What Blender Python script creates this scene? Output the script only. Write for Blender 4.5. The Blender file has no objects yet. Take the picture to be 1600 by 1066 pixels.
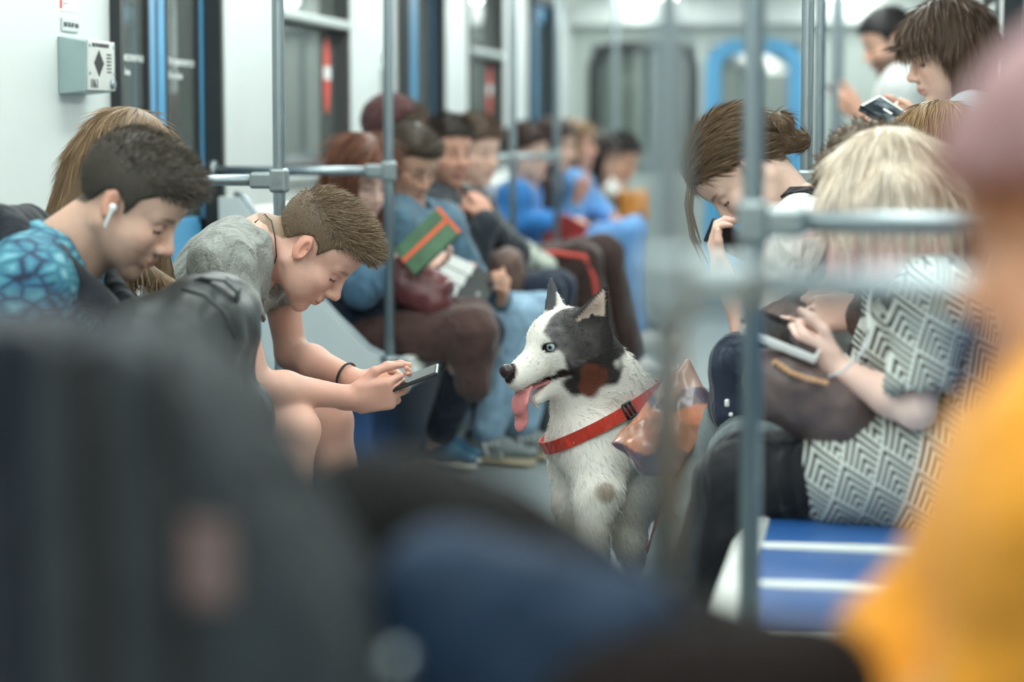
import bpy, bmesh, math, random
import numpy as np
from mathutils import Vector, Matrix

# ------------------------------------------------------------------ camera, world, light, exposure
random.seed(7)
RNG = np.random.default_rng(7)
SC = bpy.context.scene
COL = SC.collection
CAM_Z, FPX = 1.15, 85.0 / 36.0 * 1600.0
PITCH = math.atan((533 - 203) / FPX)
YAW = math.atan((1370 - 800) / FPX * math.cos(PITCH))
cam_d = bpy.data.cameras.new('camera')
cam_d.sensor_width = 36.0
cam_d.lens = 85.0
cam_d.clip_start = 0.05
cam_d.dof.use_dof = True
cam_d.dof.focus_distance = 5.55
cam_d.dof.aperture_fstop = 1.65
cam_d.dof.aperture_blades = 9
cam = bpy.data.objects.new('camera', cam_d)
COL.objects.link(cam)
cam.location = (0, 0, CAM_Z)
cam.rotation_euler = (math.pi / 2 - PITCH, 0, YAW)
SC.camera = cam

world = bpy.data.worlds.new('world')
SC.world = world
world.use_nodes = True
world.node_tree.nodes['Background'].inputs[0].default_value = (0.72, 0.86, 0.9, 1)
world.node_tree.nodes['Background'].inputs[1].default_value = 0.12

SC.view_settings.view_transform = 'Standard'
SC.view_settings.look = 'None'
SC.view_settings.gamma = 1.0
SC.view_settings.use_curve_mapping = False
SC.view_settings.exposure = 0.0
SC.cycles.use_denoising = True
SC.cycles.max_bounces = 6
SC.cycles.sample_clamp_indirect = 6.0
SC.cycles.sample_clamp_direct = 12.0
LAMP_STRENGTH = 11.2

FWD = np.array([-math.sin(YAW) * math.cos(PITCH), math.cos(YAW) * math.cos(PITCH), -math.sin(PITCH)])
RGT = np.array([math.cos(YAW), math.sin(YAW), 0.0])
UPV = np.cross(RGT, FWD)


def W(u, v, Y):
    """place in the carriage, at distance Y along it, that the photograph shows at pixel u, v"""
    d = FWD + (u - 800.0) / FPX * RGT + (533.0 - v) / FPX * UPV
    t = Y / d[1]
    return np.array([0, 0, CAM_Z]) + d * t


def V3(*a):
    return np.array(a, dtype=float)


def nrm(a):
    a = np.asarray(a, float)
    return a / max(1e-9, np.linalg.norm(a))


X_LEFT, X_RIGHT = -2.07, 0.40       # side walls
XP_L, XP_R = -1.50, -0.17           # bench fronts
CEIL = 2.15
Y_END = 16.5

# ------------------------------------------------------------------ object helpers


def tag(o, label=None, cat=None, group=None, kind=None):
    if label: o['label'] = label
    if cat: o['category'] = cat
    if group: o['group'] = group
    if kind: o['kind'] = kind
    return o


def empty(name, loc, label=None, cat=None, group=None):
    o = bpy.data.objects.new(name, None)
    o.empty_display_size = 0.1
    o.location = tuple(loc)
    COL.objects.link(o)
    return tag(o, label, cat, group)


def link(name, me, mat, parent=None, loc=None):
    o = bpy.data.objects.new(name, me)
    if mat is not None and len(me.materials) == 0:
        me.materials.append(mat)
    COL.objects.link(o)
    if parent is not None:
        o.parent = parent
    if loc is not None:
        o.location = tuple(loc)
    return o


def np_mesh(name, verts, quads=None, tris=None, cols=None, smooth=True):
    me = bpy.data.meshes.new(name)
    verts = np.asarray(verts, np.float32)
    q = np.zeros((0, 4), np.int32) if quads is None else np.asarray(quads, np.int32)
    t = np.zeros((0, 3), np.int32) if tris is None else np.asarray(tris, np.int32)
    me.vertices.add(len(verts))
    me.vertices.foreach_set('co', verts.ravel())
    nl = q.size + t.size
    me.loops.add(nl)
    me.loops.foreach_set('vertex_index', np.concatenate([q.ravel(), t.ravel()]))
    me.polygons.add(len(q) + len(t))
    st = np.concatenate([np.arange(len(q)) * 4, q.size + np.arange(len(t)) * 3]).astype(np.int32)
    me.polygons.foreach_set('loop_start', st)
    me.polygons.foreach_set('use_smooth', np.full(len(st), smooth, dtype=bool))
    me.update(calc_edges=True)
    if cols is not None:
        at = me.color_attributes.new('Col', 'FLOAT_COLOR', 'POINT')
        c4 = np.ones((len(verts), 4), np.float32)
        c4[:, :3] = cols
        at.data.foreach_set('color', c4.ravel())
    return me


class Geo:
    """hard-edged shapes gathered in one bmesh"""

    def __init__(s, origin=(0, 0, 0)):
        s.bm = bmesh.new()
        s.o = Vector(origin)

    def _add(s, r, M=None):
        for v in r:
            v.co = (M @ v.co if M is not None else v.co) - s.o

    def box(s, c, size, bevel=0.0, seg=2, M=None):
        b = bmesh.new()
        bmesh.ops.create_cube(b, size=1.0)
        for v in b.verts:
            v.co = Vector((v.co.x * size[0], v.co.y * size[1], v.co.z * size[2]))
        if bevel > 0:
            bmesh.ops.bevel(b, geom=list(b.edges), offset=bevel, segments=seg, profile=0.5, affect='EDGES')
        for v in b.verts:
            if M is not None:
                v.co = M @ v.co
            v.co = v.co + Vector(c) - s.o
        s._merge(b)
        return s

    def _merge(s, b):
        me = bpy.data.meshes.new('t')
        b.to_mesh(me); b.free()
        s.bm.from_mesh(me)
        bpy.data.meshes.remove(me)

    def prism(s, poly, axis, a, b_, bevel=0.0):
        """poly: 2d outline in the two other axes, extruded along axis from a to b_"""
        b = bmesh.new()
        def pt(p, t):
            q = list(p); q.insert(axis, t)
            return Vector(q)
        v0 = [b.verts.new(pt(p, a)) for p in poly]
        v1 = [b.verts.new(pt(p, b_)) for p in poly]
        n = len(poly)
        b.faces.new(v0); b.faces.new(list(reversed(v1)))
        for i in range(n):
            b.faces.new((v0[i], v1[i], v1[(i + 1) % n], v0[(i + 1) % n]))
        bmesh.ops.recalc_face_normals(b, faces=b.faces)
        if bevel > 0:
            bmesh.ops.bevel(b, geom=list(b.edges), offset=bevel, segments=2, profile=0.5, affect='EDGES')
        for v in b.verts:
            v.co = v.co - s.o
        s._merge(b)
        return s

    def tube(s, pts, r, n=12, closed=False, caps=True):
        pts = [Vector(p) for p in pts]
        rs = r if hasattr(r, '__len__') else [r] * len(pts)
        b = s.bm
        rings = []
        prev = None
        m = len(pts)
        for i, p in enumerate(pts):
            if closed:
                t = (pts[(i + 1) % m] - pts[i - 1]).normalized()
            else:
                t = (pts[min(i + 1, m - 1)] - pts[max(i - 1, 0)]).normalized()
            if prev is None:
                a = Vector((0, 0, 1)) if abs(t.z) < .9 else Vector((1, 0, 0))
                u = t.cross(a).normalized()
            else:
                u = (prev - t * prev.dot(t)).normalized()
            prev = u
            w = t.cross(u)
            rings.append([b.verts.new(p - s.o + (u * math.cos(k * 2 * math.pi / n) + w * math.sin(k * 2 * math.pi / n)) * rs[i]) for k in range(n)])
        rng = range(m if closed else m - 1)
        for i in rng:
            A, B = rings[i], rings[(i + 1) % m]
            for k in range(n):
                f = b.faces.new((A[k], A[(k + 1) % n], B[(k + 1) % n], B[k]))
                f.smooth = True
        if caps and not closed:
            b.faces.new(list(reversed(rings[0])))
            b.faces.new(rings[-1])
        return s

    def ribbon(s, pts, ups, w, t):
        """flat strap: pts centre line, ups the face normals"""
        pts = [Vector(p) for p in pts]; ups = [Vector(u) for u in ups]
        b = s.bm; rings = []
        m = len(pts)
        for i, p in enumerate(pts):
            d = (pts[min(i + 1, m - 1)] - pts[max(i - 1, 0)]).normalized()
            n = (ups[i] - d * ups[i].dot(d)).normalized()
            q = d.cross(n)
            rings.append([b.verts.new(p - s.o + q * (w / 2 * a) + n * (t / 2 * c)) for a, c in ((-1, -1), (1, -1), (1, 1), (-1, 1))])
        for i in range(m - 1):
            A, B = rings[i], rings[i + 1]
            for k in range(4):
                b.faces.new((A[k], A[(k + 1) % 4], B[(k + 1) % 4], B[k]))
        b.faces.new(list(reversed(rings[0]))); b.faces.new(rings[-1])
        return s

    def build(s, name, mat, parent=None, loc=None, smooth=None):
        me = bpy.data.meshes.new(name)
        bmesh.ops.recalc_face_normals(s.bm, faces=s.bm.faces)
        s.bm.to_mesh(me); s.bm.free()
        if smooth is not None:
            for p in me.polygons: p.use_smooth = smooth
        return link(name, me, mat, parent, loc)


def text_mesh(name, txt, size, M, mat, parent, thick=0.0006, align='LEFT'):
    cu = bpy.data.curves.new(name, 'FONT')
    cu.body = txt; cu.size = size; cu.extrude = thick; cu.align_x = align
    cu.resolution_u = 2
    t = bpy.data.objects.new(name, cu)
    COL.objects.link(t)
    dg = bpy.context.evaluated_depsgraph_get()
    me = bpy.data.meshes.new_from_object(t.evaluated_get(dg))
    bpy.data.objects.remove(t)
    me.transform(M)
    me.name = name
    me.materials.clear()
    return link(name, me, mat, parent)


# ------------------------------------------------------------------ materials
MATS = {}


def new_mat(name):
    m = bpy.data.materials.new(name)
    m.use_nodes = True
    return m, m.node_tree.nodes, m.node_tree.links, m.node_tree.nodes['Principled BSDF']


def mat(name, col, rough=0.6, metal=0.0, var=0.0, vscale=8.0, bump=0.0, bscale=60.0, spec=0.5, sheen=0.0, coat=0.0):
    if name in MATS: return MATS[name]
    m, N, L, B = new_mat(name)
    B.inputs['Base Color'].default_value = (*col, 1)
    B.inputs['Roughness'].default_value = rough
    B.inputs['Metallic'].default_value = metal
    B.inputs['Specular IOR Level'].default_value = spec
    if sheen: B.inputs['Sheen Weight'].default_value = sheen
    if coat:
        B.inputs['Coat Weight'].default_value = coat
    tc = N.new('ShaderNodeTexCoord')
    if var > 0:
        n = N.new('ShaderNodeTexNoise'); n.inputs['Scale'].default_value = vscale; n.inputs['Detail'].default_value = 4
        r = N.new('ShaderNodeMapRange'); r.inputs[1].default_value = .3; r.inputs[2].default_value = .7
        r.inputs[3].default_value = 1 - var; r.inputs[4].default_value = 1 + var
        mx = N.new('ShaderNodeMix'); mx.data_type = 'RGBA'; mx.blend_type = 'MULTIPLY'; mx.inputs[0].default_value = 1
        mx.inputs[6].default_value = (*col, 1)
        L.new(tc.outputs['Object'], n.inputs['Vector']); L.new(n.outputs['Fac'], r.inputs[0])
        L.new(r.outputs[0], mx.inputs[7]); L.new(mx.outputs[2], B.inputs['Base Color'])
    if bump > 0:
        n = N.new('ShaderNodeTexNoise'); n.inputs['Scale'].default_value = bscale; n.inputs['Detail'].default_value = 3
        b = N.new('ShaderNodeBump'); b.inputs['Strength'].default_value = bump; b.inputs['Distance'].default_value = .01
        L.new(tc.outputs['Object'], n.inputs['Vector']); L.new(n.outputs['Fac'], b.inputs['Height'])
        L.new(b.outputs[0], B.inputs['Normal'])
    MATS[name] = m
    return m


def cloth(name, col, rough=0.85, var=.15, bump=.35, bscale=35.0, sheen=.15, spec=.2, fold=.75, fscale=9.0):
    if name in MATS: return MATS[name]
    m = mat(name, col, rough, 0, var, 22.0, bump, bscale, spec, sheen)
    N, L = m.node_tree.nodes, m.node_tree.links
    B = N['Principled BSDF']; tc = [n for n in N if n.type == 'TEX_COORD'][0]; b0 = [n for n in N if n.type == 'BUMP'][0]
    mp = N.new('ShaderNodeMapping'); mp.inputs['Rotation'].default_value = (.5, .4, .3); mp.inputs['Scale'].default_value = (1, 1, .45)
    n = N.new('ShaderNodeTexNoise'); n.inputs['Scale'].default_value = fscale; n.inputs['Detail'].default_value = 2.0; n.inputs['Distortion'].default_value = 1.6
    b = N.new('ShaderNodeBump'); b.inputs['Strength'].default_value = fold; b.inputs['Distance'].default_value = .05
    L.new(tc.outputs['Object'], mp.inputs[0]); L.new(mp.outputs[0], n.inputs['Vector']); L.new(n.outputs['Fac'], b.inputs['Height'])
    L.new(b.outputs[0], b0.inputs['Normal'])
    return m


def attr_mat(name, rough=.5, spec=.4, sss=0.0, bump=0.0, bscale=200.0):
    if name in MATS: return MATS[name]
    m, N, L, B = new_mat(name)
    a = N.new('ShaderNodeAttribute'); a.attribute_name = 'Col'
    L.new(a.outputs['Color'], B.inputs['Base Color'])
    B.inputs['Roughness'].default_value = rough
    B.inputs['Specular IOR Level'].default_value = spec
    if sss > 0:
        B.inputs['Subsurface Weight'].default_value = sss
        B.inputs['Subsurface Radius'].default_value = (1.0, .35, .2)
        B.inputs['Subsurface Scale'].default_value = .006
    if bump > 0:
        tc = N.new('ShaderNodeTexCoord')
        n = N.new('ShaderNodeTexNoise'); n.inputs['Scale'].default_value = bscale; n.inputs['Detail'].default_value = 2
        b = N.new('ShaderNodeBump'); b.inputs['Strength'].default_value = bump; b.inputs['Distance'].default_value = .004
        L.new(tc.outputs['Object'], n.inputs['Vector']); L.new(n.outputs['Fac'], b.inputs['Height']); L.new(b.outputs[0], B.inputs['Normal'])
    MATS[name] = m
    return m


def emit_mat(name, col, strength):
    m, N, L, B = new_mat(name)
    B.inputs['Base Color'].default_value = (.8, .8, .8, 1)
    B.inputs['Emission Color'].default_value = (*col, 1)
    B.inputs['Emission Strength'].default_value = strength
    MATS[name] = m
    return m


def glass_mat(name, tint, refl=.9, rough=.02, ior=1.5, refl_veil=.22):
    """thin window pane: see-through, with the mirror image of the carriage in it"""
    m, N, L, B = new_mat(name)
    out = N['Material Output']
    N.remove(B)
    tr = N.new('ShaderNodeBsdfTransparent'); tr.inputs[0].default_value = (*tint, 1)
    gl = N.new('ShaderNodeBsdfGlossy'); gl.inputs['Roughness'].default_value = rough
    gl.inputs['Color'].default_value = (refl, refl, refl, 1)
    fr = N.new('ShaderNodeFresnel'); fr.inputs[0].default_value = ior
    mx = N.new('ShaderNodeMixShader')
    df = N.new('ShaderNodeBsdfDiffuse'); df.inputs[0].default_value = (.46, .53, .49, 1)      # grey-green veil painted in for bright reflections in the pane
    md = N.new('ShaderNodeMixShader'); md.inputs[0].default_value = refl_veil
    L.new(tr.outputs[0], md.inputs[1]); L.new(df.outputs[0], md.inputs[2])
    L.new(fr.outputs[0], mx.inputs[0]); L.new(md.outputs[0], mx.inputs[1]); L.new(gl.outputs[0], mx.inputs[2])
    L.new(mx.outputs[0], out.inputs[0])
    MATS[name] = m
    return m


# ------------------------------------------------------------------ distance-field modelling


def wob(x, y, z, f, seed=0.0):
    """cheap smooth noise, about -1..1"""
    return (np.sin(x * f + 1.7 * np.sin(y * f * .7 + seed) + seed) * np.cos(z * f * 1.1 + 1.3 * np.sin(x * f * .6 + seed * 2))
            + .5 * np.sin(y * f * 1.9 + seed * 3 + 1.2 * np.sin(z * f * 1.3)))/1.5


class SDF:
    def __init__(s):
        s.p = []          # (kind, data, op, k, lo, hi)

    def cap(s, a, b, ra, rb=None, k=.02, flat=None, fs=1.0, op='add'):
        a = np.asarray(a, float); b = np.asarray(b, float)
        rb = ra if rb is None else rb
        r = max(ra, rb) * max(1, fs)
        s.p.append(('cap', (a, b, ra, rb, None if flat is None else nrm(flat), fs), op, k, np.minimum(a, b) - r, np.maximum(a, b) + r))
        return s

    def ball(s, c, r, k=.02, op='add'):
        return s.cap(c, np.asarray(c) + V3(0, 0, 1e-4), r, r, k, op=op)

    def ell(s, c, r, R=None, k=.02, op='add'):
        c = np.asarray(c, float); r = np.asarray(r, float)
        R = np.eye(3) if R is None else np.asarray(R, float)   # columns = axes
        e = np.sqrt(((R * r) ** 2).sum(1))
        s.p.append(('ell', (c, r, R), op, k, c - e, c + e))
        return s

    def rbox(s, c, h, rad, R=None, k=.02, op='add'):
        c = np.asarray(c, float); h = np.asarray(h, float)
        R = np.eye(3) if R is None else np.asarray(R, float)
        e = np.abs(R * h).sum(1) + rad
        s.p.append(('rbox', (c, h, R, rad), op, k, c - e, c + e))
        return s

    def fn(s, f, lo, hi, op='sub', k=.005):
        """f(x,y,z) world -> distance"""
        s.p.append(('fn', f, op, k, np.asarray(lo, float), np.asarray(hi, float)))
        return s

    def mesh(s, vox, noise=None):
        add = [q for q in s.p if q[2] == 'add']
        lo = np.min([q[4] for q in add], 0) - 3 * vox
        hi = np.max([q[5] for q in add], 0) + 3 * vox
        n = np.ceil((hi - lo) / vox).astype(int) + 1
        ax = [(lo[i] + vox * np.arange(n[i])).astype(np.float32) for i in range(3)]
        F = np.full(n, 1.0, np.float32)
        for kind, d, op, k, l, h in s.p:
            m = 2.5 * vox + k
            i0 = np.clip(np.floor((l - m - lo) / vox).astype(int), 0, n)
            i1 = np.clip(np.ceil((h + m - lo) / vox).astype(int) + 1, 0, n)
            if (i1 <= i0).any(): continue
            sl = tuple(slice(i0[i], i1[i]) for i in range(3))
            x = ax[0][sl[0]][:, None, None]; y = ax[1][sl[1]][None, :, None]; z = ax[2][sl[2]][None, None, :]
            if kind == 'cap':
                a, b, ra, rb, fl, fs = d
                ba = b - a; bb = float(ba @ ba)
                px, py, pz = x - np.float32(a[0]), y - np.float32(a[1]), z - np.float32(a[2])
                t = np.clip((px * np.float32(ba[0] / bb) + py * np.float32(ba[1] / bb) + pz * np.float32(ba[2] / bb)), 0, 1)
                qx, qy, qz = px - t * np.float32(ba[0]), py - t * np.float32(ba[1]), pz - t * np.float32(ba[2])
                dd = qx * qx + qy * qy + qz * qz
                if fl is not None:
                    qn = qx * np.float32(fl[0]) + qy * np.float32(fl[1]) + qz * np.float32(fl[2])
                    dd = dd + qn * qn * np.float32(1 / fs ** 2 - 1)
                    g = (np.sqrt(np.maximum(dd, 1e-12)) - (ra + (rb - ra) * t)) * np.float32(min(1.0, .5 + .5 * fs))
                else:
                    g = np.sqrt(dd) - (ra + (rb - ra) * t)
            elif kind == 'ell':
                c, r, R = d
                px, py, pz = x - np.float32(c[0]), y - np.float32(c[1]), z - np.float32(c[2])
                q = [(px * np.float32(R[0, i]) + py * np.float32(R[1, i]) + pz * np.float32(R[2, i])) / np.float32(r[i]) for i in range(3)]
                k0 = np.sqrt(q[0] ** 2 + q[1] ** 2 + q[2] ** 2) + 1e-6
                k1 = np.sqrt((q[0] / np.float32(r[0])) ** 2 + (q[1] / np.float32(r[1])) ** 2 + (q[2] / np.float32(r[2])) ** 2) + 1e-6
                g = k0 * (k0 - 1) / k1
            elif kind == 'rbox':
                c, hh, R, rad = d
                px, py, pz = x - np.float32(c[0]), y - np.float32(c[1]), z - np.float32(c[2])
                q = [np.abs(px * np.float32(R[0, i]) + py * np.float32(R[1, i]) + pz * np.float32(R[2, i])) - np.float32(hh[i] - rad) for i in range(3)]
                g = np.sqrt(np.maximum(q[0], 0) ** 2 + np.maximum(q[1], 0) ** 2 + np.maximum(q[2], 0) ** 2) + np.minimum(np.maximum(q[0], np.maximum(q[1], q[2])), 0) - np.float32(rad)
            else:
                g = d(x, y, z).astype(np.float32)
            A = F[sl]
            if op == 'add':
                hh = np.maximum(k - np.abs(A - g), 0) / k
                F[sl] = np.minimum(A, g) - hh * hh * (k * .25)
            elif op == 'sub':
                g = -g
                hh = np.maximum(k - np.abs(A - g), 0) / k
                F[sl] = np.maximum(A, g) + hh * hh * (k * .25)
            else:  # int
                F[sl] = np.maximum(A, g)
        if noise is not None:
            amp, fr, seed = noise
            x = ax[0][:, None, None]; y = ax[1][None, :, None]; z = ax[2][None, None, :]
            F += (amp * wob(x, y, z, fr, seed) + amp * .5 * wob(z, x, y, fr * 2.1, seed + 1.1)).astype(np.float32)
        return snets(F, lo, vox)


_C = np.array([[i, j, k] for i in (0, 1) for j in (0, 1) for k in (0, 1)])
_E = [(a, b) for a in range(8) for b in range(a + 1, 8) if np.abs(_C[a] - _C[b]).sum() == 1]


def snets(F, org, h):
    F[0] = F[-1] = 1; F[:, 0] = F[:, -1] = 1; F[:, :, 0] = F[:, :, -1] = 1
    I = F < 0
    c = [I[a[0]:I.shape[0] - 1 + a[0], a[1]:I.shape[1] - 1 + a[1], a[2]:I.shape[2] - 1 + a[2]] for a in _C]
    al = c[0].copy(); an = c[0].copy()
    for q in c[1:]:
        al &= q; an |= q
    act = an & ~al
    idx = np.argwhere(act)
    if len(idx) == 0:
        return np.zeros((0, 3)), np.zeros((0, 4), int)
    Vv = np.stack([F[idx[:, 0] + a[0], idx[:, 1] + a[1], idx[:, 2] + a[2]] for a in _C], 1)
    S = np.zeros((len(idx), 3)); cnt = np.zeros(len(idx))
    for a, b in _E:
        va, vb = Vv[:, a], Vv[:, b]
        cr = (va < 0) != (vb < 0)
        t = np.where(cr, va / np.where(cr, va - vb, 1), 0)
        S += np.where(cr[:, None], _C[a] + t[:, None] * (_C[b] - _C[a]), 0)
        cnt += cr
    verts = org + h * (idx + S / cnt[:, None])
    vid = np.full(act.shape, -1, np.int32)
    vid[act] = np.arange(len(idx))
    quads = []
    for axx in range(3):
        o1, o2 = [(1, 2), (2, 0), (0, 1)][axx]
        sA = [slice(None)] * 3; sB = [slice(None)] * 3
        sA[axx] = slice(0, -1); sB[axx] = slice(1, None)
        for o in (o1, o2):
            sA[o] = slice(1, -1); sB[o] = slice(1, -1)
        A, B = I[tuple(sA)], I[tuple(sB)]
        e = np.argwhere(A != B)
        if len(e) == 0: continue
        e[:, o1] += 1; e[:, o2] += 1
        ins = I[e[:, 0], e[:, 1], e[:, 2]]
        u1 = np.zeros(3, int); u1[o1] = 1
        u2 = np.zeros(3, int); u2[o2] = 1
        g = lambda q: vid[q[:, 0], q[:, 1], q[:, 2]]
        Q = np.stack([g(e - u1 - u2), g(e - u2), g(e), g(e - u1)], 1)
        Q[~ins] = Q[~ins][:, ::-1]
        quads.append(Q)
    Q = np.concatenate(quads)
    Q = Q[(Q >= 0).all(1)]
    return verts, Q


def vnormals(v, q):
    n = np.cross(v[q[:, 2]] - v[q[:, 0]], v[q[:, 3]] - v[q[:, 1]])
    out = np.zeros_like(v)
    for i in range(4):
        np.add.at(out, q[:, i], n)
    return out / (np.linalg.norm(out, axis=1, keepdims=True) + 1e-12)


def strands(v, q, n, flow, length, width, cols, seed=1, lift=.3, keep=None, jit=.25, root=0.0):
    """tapering blades rooted on a surface; flow(p, normal) -> unit directions, length(p) -> metres"""
    rg = np.random.default_rng(seed)
    a = np.linalg.norm(np.cross(v[q[:, 2]] - v[q[:, 0]], v[q[:, 3]] - v[q[:, 1]]), axis=1)
    f = rg.choice(len(q), n, p=a / a.sum())
    w = rg.random((n, 4)); w /= w.sum(1, keepdims=True)
    P = (v[q[f]] * w[:, :, None]).sum(1)
    if keep is not None:
        kk = keep(P); P = P[kk]; f = f[kk]; n = len(P)
    vn = vnormals(v, q)
    Nn = vn[q[f, 0]]
    P = P - Nn * root
    D = flow(P, Nn)
    D = D + rg.normal(0, jit, (n, 3))
    D /= np.linalg.norm(D, axis=1, keepdims=True) + 1e-9
    Ln = (length(P) * rg.uniform(.6, 1.25, n))[:, None]
    d0 = D * (1 - lift) + Nn * lift
    d0 /= np.linalg.norm(d0, axis=1, keepdims=True) + 1e-9
    B = np.cross(d0, rg.normal(0, 1, (n, 3))); B /= np.linalg.norm(B, axis=1, keepdims=True) + 1e-9
    B = B * (width * rg.uniform(.6, 1.3, n))[:, None]
    p1 = P + d0 * Ln * .5
    p2 = p1 + D * Ln * .5
    VV = np.stack([P - B * .5, P + B * .5, p1 + B * .4, p1 - B * .4, p2], 1).reshape(-1, 3)
    base = np.arange(n)[:, None] * 5
    Q = base + np.array([[0, 1, 2, 3]]); T = base + np.array([[3, 2, 4]])
    cc = cols(P) if callable(cols) else np.tile(np.asarray(cols, float), (n, 1))
    cc = cc * rg.uniform(.6, 1.35, n)[:, None]
    return VV, Q, T, np.repeat(cc, 5, 0)


class Join:
    """several meshes gathered into one, each with its vertex colours"""

    def __init__(s):
        s.v, s.q, s.t, s.c, s.n = [], [], [], [], 0

    def add(s, v, q=None, t=None, c=(.8, .8, .8)):
        if len(v) == 0: return s
        s.v.append(v)
        if q is not None and len(q): s.q.append(np.asarray(q) + s.n)
        if t is not None and len(t): s.t.append(np.asarray(t) + s.n)
        c = np.asarray(c, float)
        s.c.append(np.tile(c, (len(v), 1)) if c.ndim == 1 else c)
        s.n += len(v)
        return s

    def build(s, name, m, parent=None, base=(0, 0, 0), smooth=True):
        v = np.concatenate(s.v) - np.asarray(base, float)
        me = np_mesh(name, v, np.concatenate(s.q) if s.q else None, np.concatenate(s.t) if s.t else None, np.concatenate(s.c), smooth)
        return link(name, me, m, parent, base if parent is None else None)


def sdf_obj(name, s, vox, m, parent=None, base=(0, 0, 0), noise=None, col=(.8, .8, .8)):
    v, q = s.mesh(vox, noise)
    if callable(col): col = col(v)
    return Join().add(v, q, None, col).build(name, m, parent, base)
# ------------------------------------------------------------------ materials of the carriage
M_WALL = mat('wall_panel_paint', (.585, .625, .61), .45, 0, .03, 3.0, .04, 90)
M_CEIL = mat('ceiling_paint', (.66, .70, .68), .6, 0, .03, 3)
M_FLOOR = mat('floor_linoleum', (.20, .235, .24), .42, 0, .18, 60, .05, 300)
M_TRIM = mat('grey_trim', (.38, .43, .41), .4, .3, .05, 10)
M_BLACK = mat('black_rubber', (.018, .022, .024), .55, 0, .1, 20)
M_BLUE = mat('door_blue_paint', (.075, .30, .52), .35, 0, .08, 6)
M_DKBLUE = mat('door_dark_blue', (.025, .10, .22), .35, 0, .08, 6)
M_CHROME = mat('brushed_steel', (.29, .34, .36), .42, 1.0, .06, 4, .05, 40)
M_CLAMP = mat('cast_clamp_metal', (.30, .345, .35), .42, .85, .06, 30)
M_SHELL = mat('seat_shell_plastic', (.74, .77, .72), .32, 0, .03, 5)
M_PAD = mat('blue_seat_vinyl', (.018, .095, .30), .42, 0, .10, 9, .08, 120)
M_BASE = mat('bench_base_blue', (.02, .07, .19), .5, 0, .1, 6)
M_CHEEK = mat('bench_end_panel_grey', (.60, .655, .645), .35, 0, .03, 5)
M_TUNNEL = mat('tunnel_concrete', (.60, .66, .61), .9, 0, .3, 1.2)
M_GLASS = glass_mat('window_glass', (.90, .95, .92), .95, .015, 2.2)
M_LAMP = emit_mat('lamp_diffuser_glow', (.93, 1.0, .96), LAMP_STRENGTH)
M_HOUSING = mat('lamp_housing', (.6, .63, .62), .4, .2, .03, 5)
M_WHITE = mat('white_print', (.78, .82, .80), .5, 0, .02, 9)
M_RED = mat('red_print', (.62, .07, .05), .5, 0, .05, 9)
M_INK = mat('black_print', (.03, .03, .035), .5, 0, .05, 9)

Y0C, Y1C = -3.2, Y_END
DOORS = [2.4, 6.4, 10.4, 14.4]
DOORW = 1.05
SILL, WTOP = 1.00, 1.98


def S(o):
    o['kind'] = 'structure'
    return o


S(Geo().box(((X_LEFT + X_RIGHT) / 2, (Y0C + Y1C) / 2, -.05), (X_RIGHT - X_LEFT + .3, Y1C - Y0C, .1)).build('floor', M_FLOOR))
S(Geo().box(((X_LEFT + X_RIGHT) / 2, (Y0C + Y1C) / 2, CEIL + .04), (X_RIGHT - X_LEFT + .3, Y1C - Y0C, .08)).build('ceiling', M_CEIL))
S(Geo().box(((X_LEFT + X_RIGHT) / 2, Y0C - .05, CEIL / 2), (X_RIGHT - X_LEFT + .3, .1, CEIL)).build('wall_back', M_WALL))


def side_wall(side):
    xi = X_LEFT if side < 0 else X_RIGHT          # inner face
    xo = xi + side * .09
    xm = (xi + xo) / 2
    g = Geo()

    def b(y0, y1, z0, z1):
        g.box((xm, (y0 + y1) / 2, (z0 + z1) / 2), (.09, y1 - y0, z1 - z0))
    wins = []
    prev = Y0C
    for d in DOORS + [Y1C + 2.15 - .3]:
        end = min(d, Y1C)
        w0, w1 = d - 2.15, d - 1.0
        if w1 < end - .05 and w0 > prev:
            b(prev, w0, 0, CEIL); b(w1, end, 0, CEIL)
            b(w0, w1, 0, SILL); b(w0, w1, WTOP, CEIL)
            wins.append((w0, w1))
        else:
            b(prev, end, 0, CEIL)
        if d < Y1C:
            b(d, d + DOORW, 1.96, CEIL)
        prev = d + DOORW
    S(g.build('wall_left' if side < 0 else 'wall_right', M_WALL))
    S(Geo().box((xi + side * .62, (Y0C + Y1C) / 2, 1.0), (.1, Y1C - Y0C + 1, 3.0)).build('tunnel_wall_left' if side < 0 else 'tunnel_wall_right', M_TUNNEL))
    # cove above the windows and a kick board along the floor
    S(Geo().prism([(xi - side * .0, CEIL), (xi, CEIL - .17), (xi - side * .03, CEIL - .17), (xi - side * .22, CEIL)], 1, Y0C, Y1C).build('trim_1' if side < 0 else 'trim_2', M_CEIL))
    return xi, xm, wins


WIN_N = [0]
DOOR_N = [0]


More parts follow.
